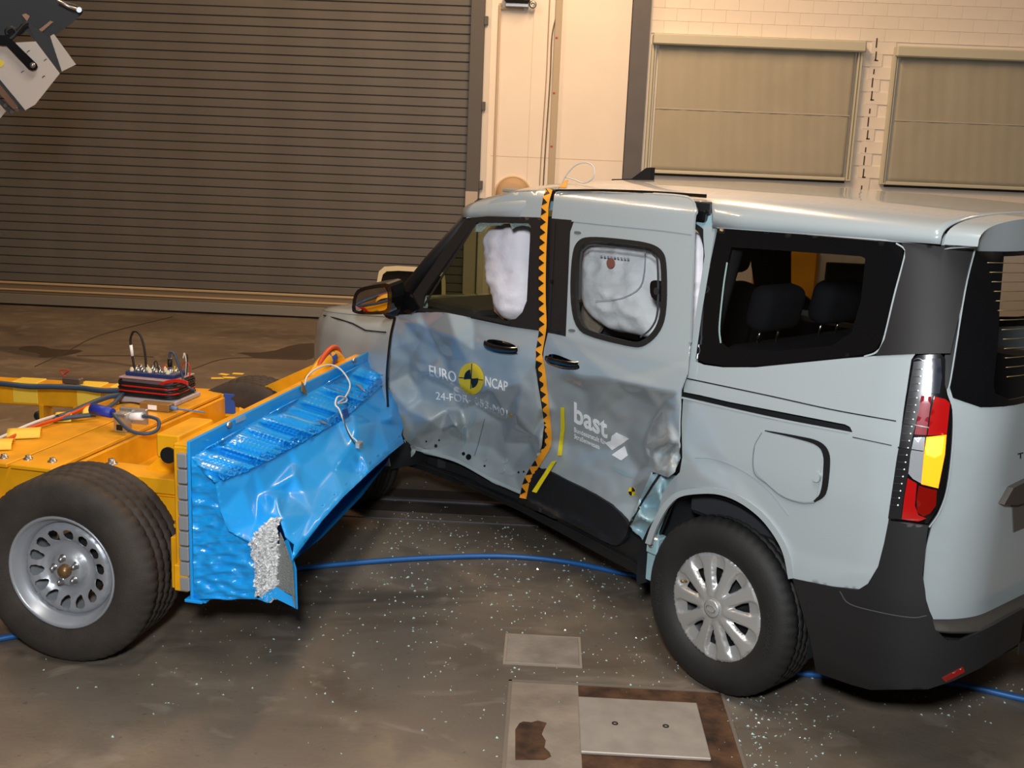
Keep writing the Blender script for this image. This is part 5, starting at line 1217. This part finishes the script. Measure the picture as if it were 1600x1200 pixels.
for k in range(11):
    b = MB(); b.tube(rrect(.15 + .008 * random.random(), .115 + .008 * random.random(), .035 + k * .0065, .05, 5, .003), .0045, 6); b.build('wound_cable', [CABK, CABK, CABK, CABR][k % 4 if k not in (5, 6) else 0], rec)
BP = mat('plate_blue', '1d3266', .4)
boxo('connector_plate', BP, rec, -.13, .13, -.07, .06, .120, .140, .003)
for i in range(7):
    for j in range(3):
        x, y = -.105 + i * .032, -.05 + j * .04; b = MB()
        b.lathe([(0, .018), (.006, .018), (.0065, .012), (.010, .011), (.010, .0)], Matrix.Translation((x, y, .140)), 10); b.build('connector', CHROME if (i + j) % 3 else mat('connector_cream', 'd8cfae', .4), rec)
def rcable(pts, r, m, name='cable_lead', n=6): b = MB(); b.tube(spline(pts, 6), r, n); return b.build(name, m, rec)
def rz(px, py, dz=0.):   # pixel on the recorder's middle plane -> local
    p = t_aty(np.float64(px), np.float64(py), 1.36 + dz); return (p[0] + .92, p[1] - 1.37, p[2] - .662)
lp_ = [rz(x, y) for x, y in ((211, 588), (209, 570), (205, 545), (204, 530), (208, 519), (215, 519), (221, 528), (226, 548), (228, 570), (229, 586))]
rcable(lp_, .0055, CABK, 'aerial_loop'); 
b = MB(); b.tube([rz(204.5, 539), rz(207, 556)], .0075, 8); b.build('loop_label', WHITEV, rec)
for x in (211, 228.5): b = MB(); b.tube([rz(x, 590), rz(x, 574)], .006, 8); b.build('loop_plug', CHROME, rec)
b = MB(); b.tube([rz(266, 592), rz(266, 576)], .014, 12).tube([rz(266, 576), rz(265.5, 559)], .010, 12); b.build('power_plug', STEEL, rec)
b = MB(); b.tube([rz(265.5, 573), rz(265.5, 560)], .0115, 12); b.build('plug_sleeve', CABK, rec)
rcable([rz(x, y, -.02) for x, y in ((265, 559), (266, 551), (272, 553), (280, 572), (288, 596), (296, 606), (305, 610))], .006, CABB, 'power_lead')
for pts, m_ in ((((248, 588), (243, 576), (241, 568), (244, 564), (247, 572), (248, 580)), CABK), (((254, 590), (255, 575), (259, 570), (262, 574)), CABO), (((283, 585), (285, 570), (292, 566), (297, 575), (296, 590)), CABR), (((290, 588), (291, 566), (288, 552), (286, 560)), CABW), (((291, 586), (293, 562), (292, 553)), CABK), (((273, 590), (273, 572)), YTAPE), (((280, 590), (280, 580)), YTAPE)):
    rcable([rz(x, y, .02) for x, y in pts], .0028, m_)
for k in range(5):
    rcable([rz(x, y, -.10) for x, y in ((232, 606 + k), (246, 601 + k), (262, 595 + k * .8), (280, 593 + k), (294, 597 + k))], .0032, CABR, 'red_lead')
def px_cable(name, pts, r, m, lab, n=8):
    P = [tuple(on_floor(np.float64(x), np.float64(y), z)) for x, y, z in pts]; b = MB(); b.tube(spline(P, 7), r, n); return tag(b.build(name, m), lab, 'cable')
px_cable('trunk_cable', [(-120, 592, .685), (-40, 596, .68), (8, 600, .68), (45, 604, .675), (80, 604, .68), (125, 606, .68), (155, 610, .68), (185, 610, .685), (200, 606, .70)], .014, CABB, 'thick blue grey cable taped along the far yellow beam')
px_cable('signal_cable', [(188, 617, .70), (170, 620, .70), (150, 627, .69), (125, 638, .685), (112, 645, .685), (90, 652, .685)], .013, CABB, 'blue grey cable bundle running diagonally over the planks to the recorder')
px_cable('signal_cable', [(196, 612, .70), (186, 622, .70), (176, 632, .69), (160, 641, .685), (140, 648, .682), (105, 652, .68), (88, 652, .68), (90, 655, .68), (120, 651, .685), (150, 648, .69)], .010, CABB, 'looped blue grey cable beside the blue plug')
px_cable('orange_cable', [(-40, 710, .675), (5, 690, .675), (40, 672, .68), (60, 664, .68), (90, 655, .685), (115, 645, .69), (140, 633, .69)], .008, CABO, 'orange cable bundle taped down across the left plank')
px_cable('white_cable', [(-40, 700, .675), (0, 684, .68), (30, 670, .68), (60, 658, .69), (85, 650, .69)], .007, CABW, 'pale cable taped beside the orange bundle')
for i, (x, y, w, a, lab) in enumerate(((38, 671, .13, .55, 'yellow tape patch holding cables on the left plank edge'), (100, 646, .07, .5, 'yellow tape patch over the cables by the cable bend'), (8, 688, .06, .5, 'yellow tape patch over cables at the left frame edge'), (143, 636, .07, .5, 'yellow tape patch under the looped cable near the recorder'))):
    p = on_floor(np.float64(x), np.float64(y), .69); tp2 = MB(); T_ = Matrix.Translation(p) @ Matrix.Rotation(a + TA, 4, 'Z')
    tp2.grid([[T_ @ Vector((-w / 2 + w * i2 / 6, .06 * math.cos(t) * 1.0, -.024 + .028 * math.sin(t))) for t in [PI * j / 8 for j in range(9)]] for i2 in range(7)]); o = tp2.build('tape_patch', YTAPE); o.modifiers.new('s', 'SOLIDIFY').thickness = .002; tag(o, lab, 'tape')
sb = thing('accelerometer_block', 'bare aluminium sensor block with a white plug on the right plank', 'sensor', tw(tz(187, 676, .662)), TA)
boxo('block', ALU, sb, -.03, .03, 0, .05, 0, .085, .004); boxo('arm_plate', ALU, sb, -.03, .10, .05, .07, .03, .10, .004); boxo('socket', BLACKV, sb, -.015, .015, -.003, .001, .01, .035, .002)
MB().cyl((.03, .045, .065), (.085, .045, .07), .017, 14).build('white_plug', WHITEV, sb)
b = MB(); b.tube(spline([(.085, .045, .07), (.13, .04, .072), (.17, .03, .062), (.18, .0, .03), (.15, -.04, .02), (.08, -.05, .03), (.0, -.02, .07), (-.05, .03, .075)], 6), .008, 8); b.build('plug_cable', CABB, sb)
b = MB(); b.tube([(-.05, .03, .075), (-.16, .05, .08)], [.022, .026], 10); b.build('blue_sleeve', mat('sleeve_blue', '2438a8', .5), sb)
jb = thing('junction_box', 'small brown metal box with a paper label in front of the recorder', 'box', tw(tz(245, 641, .662)), TA)
boxo('case', mat('box_brown', 'a0814f', .4, .5), jb, -.075, .075, -.025, .03, 0, .038, .004); boxo('paper_label', WHITEV, jb, -.03, .015, -.027, -.0245, .008, .03, 0)
b = MB(); b.tube([(.075, 0, .018), (.11, -.005, .018)], [.012, .008], 10).tube(spline([(.11, -.005, .018), (.17, .0, .015), (.24, .01, .01)], 4), .004, 6); b.build('blue_plug', mat('plug_blue', '5f86b8', .5), jb)
b = MB(); b.tube(spline([(-.075, 0, .02), (-.14, .02, .02), (-.2, .01, .015)], 4), .004, 6); b.build('lead', CABK, jb)
sc = thing('small_sensor', 'small dark sensor with a red lead on the far yellow beam', 'sensor', tuple(on_floor(114., 599., .665)), TA)
boxo('body', mat('sensor_dark', '6e625c', .4, .5), sc, -.05, .05, -.02, .02, 0, .03, .004)
b = MB(); b.tube(spline([(-.04, 0, .03), (-.07, 0, .06), (-.02, 0, .065), (-.05, 0, .04)], 5), .003, 6); b.build('red_lead', CABR, sc)
ob = thing('far_cable_box', 'orange wrapped cable bundle with blue tape behind the far end of the barrier', 'cable bundle', tw((-.10, 1.52, .80)), TA)
b = MB(); b.tube(spline([(-.02, -.15, .02), (0, -.05, .085), (.0, .08, .10), (.0, .18, .03), (-.03, .25, -.1)], 6), .035, 12); b.build('wrapped_cable', YEL, ob)
b = MB(); b.tube(spline([(.0, -.01, .095), (0, .05, .10)], 4), .038, 12); b.build('blue_tape', mat('tape_blue', ''), ob)
b = MB(); b.tube(spline([(-.02, -.17, .0), (.01, -.05, .13), (.01, .1, .14), (0, .22, .03)], 6), .012, 8); b.build('orange_lead', CABO, ob)
ch = MB(); P = [on_floor(np.float64(x), np.float64(y), .5) for x, y in ((-30, 618), (0, 621), (30, 624), (62, 627), (95, 628), (140, 630), (175, 632))]
ch.tube([tuple(p + np.array([0, 0, .012 * (-1) ** i])) for i, p in enumerate(spline([tuple(p) for p in P], 6))] if False else [tuple(Vector(p) + Vector((0, 0, .010 * (-1) ** i))) for i, p in enumerate(spline([tuple(p) for p in P], 4))], .007, 6)
tag(ch.build('safety_chain', mat('chain_dark', '2a211a', .6, .5)), 'dark chain strung below the far yellow beam', 'chain')

# ------------------------------------------------------------------ camera lamp rig hanging at the upper left
rn = np.array([.40, -.88, -.12]); rn /= np.linalg.norm(rn)
rig = thing('lamp_rig', 'black arm with angular pale panels hanging into the upper left corner', 'lamp', (0, 0, 0))
rp0 = CAM_POS + rays(45., 110.) * 6.0
def rsheet(name, L, m, off, thick, s=.16667):
    P, F = fill([(a * s, b_ * s) for a, b_ in L], 8); P3 = on_plane(P[:, 0], P[:, 1], rp0 + rn * off * 2, rn); F = orient(P3, F, CAM_POS, False); return shell(name, P3, F, m, rig, thick * 2, False)
PANEL = mat('panel_pale', 'cfc2b6', .6)
rsheet('pale_panel', [(-260, 470), (0, 415), (150, 400), (335, 390), (560, 690), (330, 980), (235, 1035), (0, 745), (-260, 420 + 30)], PANEL, 0, .012)
rsheet('pale_fin', [(470, 340), (505, 320), (712, 605), (580, 670)], PANEL, -.05, .012)
rsheet('black_housing', [(-400, -300), (300, -300), (530, 0), (720, 55), (790, 90), (770, 130), (660, 230), (560, 300), (430, 390), (340, 390), (250, 300), (0, 415), (-400, 415)], BLACKP, -.10, .16)
rsheet('black_blade', [(255, 220), (300, 230), (470, 360), (575, 665), (560, 685), (335, 388)], BLACKP, -.02, .02)
rsheet('hinge_arm', [(-60, 330), (60, 330), (140, 400), (345, 600), (355, 630), (335, 655), (300, 662), (270, 650), (60, 430), (-60, 420)], PIANO, .03, .02)
p = on_plane(305 * .16667, 612 * .16667, rp0 + rn * .062, rn); MB().lathe([(0, .012), (.010, .012), (.016, 0)], mapto(p, Vector(rn).orthogonal().normalized(), Vector(rn).cross(Vector(rn).orthogonal().normalized()), rn), 10).build('hinge_bolt', STEEL, rig)
rsheet('yellow_dot', disc(0, 595, 38, 34, 0, 16), NCAPY, .003, .002)
rsheet('dark_edge', [(-100, 650), (0, 750), (235, 1035), (205, 1040), (0, 790), (-100, 690)], BLACKP, .012, .03)
rsheet('copper_strip', [(-60, 720), (0, 790), (160, 985), (175, 1030), (120, 1020), (0, 880), (-60, 800)], mat('copper', '6a4a34', .35, .6), .0, .02)
rsheet('lower_black_bar', [(-60, 860), (0, 930), (130, 1040), (100, 1075), (0, 970), (-60, 900)], BLACKP, .01, .02)
for (x, y) in ((48, 990), (110, 1050), (160, 1030)): rsheet('chrome_nut', disc(x, y, 18, 20, 0, 10), CHROME, .016, .01)
rsheet('lower_pale_panel', [(-80, 930), (0, 985), (55, 1045), (0, 1110), (-80, 1150)], PANEL, -.02, .012)
for L in ([(250, 470), (272, 496)], [(410, 550), (432, 560)], [(195, 662), (220, 655)], [(392, 708), (428, 700)]):
    x, y = L[0]; rsheet('slot', [(x, y + 20), (x + 14, y + 4), (x + 30, y), (x + 30, y + 7), (x + 16, y + 12), (x + 6, y + 24)], BLACKV, .002, .001)
P3 = [tuple(on_plane(x * .16667, y * .16667, rp0 + rn * .01, rn)) for x, y in ((535, 5), (640, 60), (740, 92))]; MB().tube(P3, .008, 6).build('tie_rod', ALU, rig)
rsheet('tie_rod_eye', disc(742, 92, 26, 26, 0, 14), STEEL, .02, .01)
P3 = [tuple(on_plane(x * .16667, y * .16667, rp0 + rn * .01, rn)) for x, y in ((70, 330), (60, 290), (110, 260), (150, 300), (120, 350), (90, 360), (150, 310), (220, 230), (260, 210))]; MB().tube(spline(P3, 5), .010, 6).build('looped_cable', CABK, rig)
for L in ([(205, 140), (240, 125), (280, 150), (255, 200)], [(350, 290), (470, 195), (500, 205), (380, 310)]): rsheet('brown_bracket', L, mat('copper', ''), -.09, .01)
hp = on_plane(-40., -30., rp0 - rn * .2, rn); MB().box(-.1, .1, -.1, .1, 0, ZC - hp[2], .006, Matrix.Translation(hp)).build('ceiling_post', BLACKP, rig)

# ------------------------------------------------------------------ things standing behind the van
yb = thing('yellow_machine', 'yellow machine housing seen through the rear side window beyond the van', 'machine', (0, 0, 0))
p0 = on_plane(1205., 390., (0, 5.2, 0), (0, 1, 0)); p1 = on_plane(1400., 390., (0, 5.2, 0), (0, 1, 0))
MB().box(p0[0], p0[0] + .42, 5.2, 6.0, .12, p0[2] + .05, .03).build('housing', YEL, yb)
MB().box(p0[0] + .42, p1[0], 5.25, 6.0, .12, p0[2] + .02, .03).build('cab', mat('cab_cream', 'cfc7ae', .5), yb)
MB().box(p0[0] + .48, p1[0] - .08, 5.24, 5.27, p0[2] - .30, p0[2] - .08, .02).build('cab_window', PIANO, yb)
for x in (p0[0] + .15, p1[0] - .2): MB().lathe([(0, .1), (.1, .1), (.12, .08), (.12, -.08), (.1, -.1), (0, -.1)], mapto((x, 5.35, .12), (1, 0, 0), (0, 0, 1), (0, -1, 0)), 24).build('castor', TYRE, yb)
sgn_ = thing('cream_framed_board', 'dark board with a rounded cream frame standing behind the van mirror', 'board', (0, 0, 0))
fp = lambda L: [(lambda p: (p[0], p[2]))(on_plane(float(x), float(y), (0, 6.6, 0), (0, 1, 0))) for x, y in L]
fr_o = fp([(589, 500), (589, 440), (592, 424), (600, 417), (620, 416), (680, 419), (694, 428), (696, 440), (696, 500)]); fr_i = fp([(595, 500), (595, 441), (598, 429), (604, 424), (622, 423), (678, 426), (689, 432), (690, 440), (690, 500)])
P, F = fill(fr_o, .06, [fr_i]) if False else fill(fr_o + [fr_i[k] for k in range(len(fr_i) - 1, -1, -1)], .08); P3 = np.stack([P[:, 0], np.full(len(P), 6.6), P[:, 1]], -1); shell('frame', P3, orient(P3, F, CAM_POS, False), mat('cream_frame', 'd9cfae', .5), sgn_, .03, False)
P, F = fill(fr_i, .15); P3 = np.stack([P[:, 0], np.full(len(P), 6.615), P[:, 1]], -1); shell('panel', P3, orient(P3, F, CAM_POS, False), PIANO, sgn_, .012, False)
for k in (0, -1): MB().box(fr_o[k][0] - .02, fr_o[k][0] + .02, 6.6, 6.64, 0, fr_o[k][1] + .01, .004).build('leg', mat('cream_frame', ''), sgn_)
for k in (0, -1): MB().box(fr_o[k][0] - .03, fr_o[k][0] + .03, 6.4, 6.84, 0, .03, .004).build('foot', mat('cream_frame', ''), sgn_)

# ------------------------------------------------------------------ broken window glass on the floor (uncountable)
rng = np.random.default_rng(5); sv = []; sf = []
def shards(n, cx, cy, sx, sy, lo, hi):
    k = 0
    while k < n:
        x = cx + rng.normal() * sx; y = cy + rng.normal() * sy
        if y < 500 or y > 1210: continue
        p = on_floor(np.float64(x), np.float64(y)); s = rng.uniform(lo, hi) * 1.5; a = rng.uniform(0, 6.28, 3); a.sort(); b0 = len(sv); h = s * rng.uniform(.5, 1.1)
        for t in a: sv.append((p[0] + s * math.cos(t), p[1] + s * math.sin(t), .0003))
        sv.append((p[0] + rng.uniform(-.3, .3) * s, p[1] + rng.uniform(-.3, .3) * s, h))
        sf.extend([(b0, b0 + 1, b0 + 3), (b0 + 1, b0 + 2, b0 + 3), (b0 + 2, b0, b0 + 3), (b0, b0 + 2, b0 + 1)]); k += 1
shards(420, 760, 850, 120, 50, .002, .0055); shards(160, 620, 790, 60, 45, .002, .005); shards(360, 820, 960, 170, 70, .0015, .0045); shards(260, 1190, 1130, 70, 45, .0015, .0045)
shards(220, 980, 1080, 160, 70, .0015, .004); shards(200, 560, 960, 140, 80, .0015, .0045); shards(90, 1520, 1090, 60, 30, .0015, .0045); shards(120, 320, 1010, 150, 60, .0015, .004); shards(60, 930, 885, 30, 20, .002, .006)
tag(pymesh('glass_crumbs', sv, sf, mat('glass_crumb', 'b4d0cb', .12, coat=.5)), 'pale green crumbs of window glass scattered over the floor', 'glass', kind='stuff')
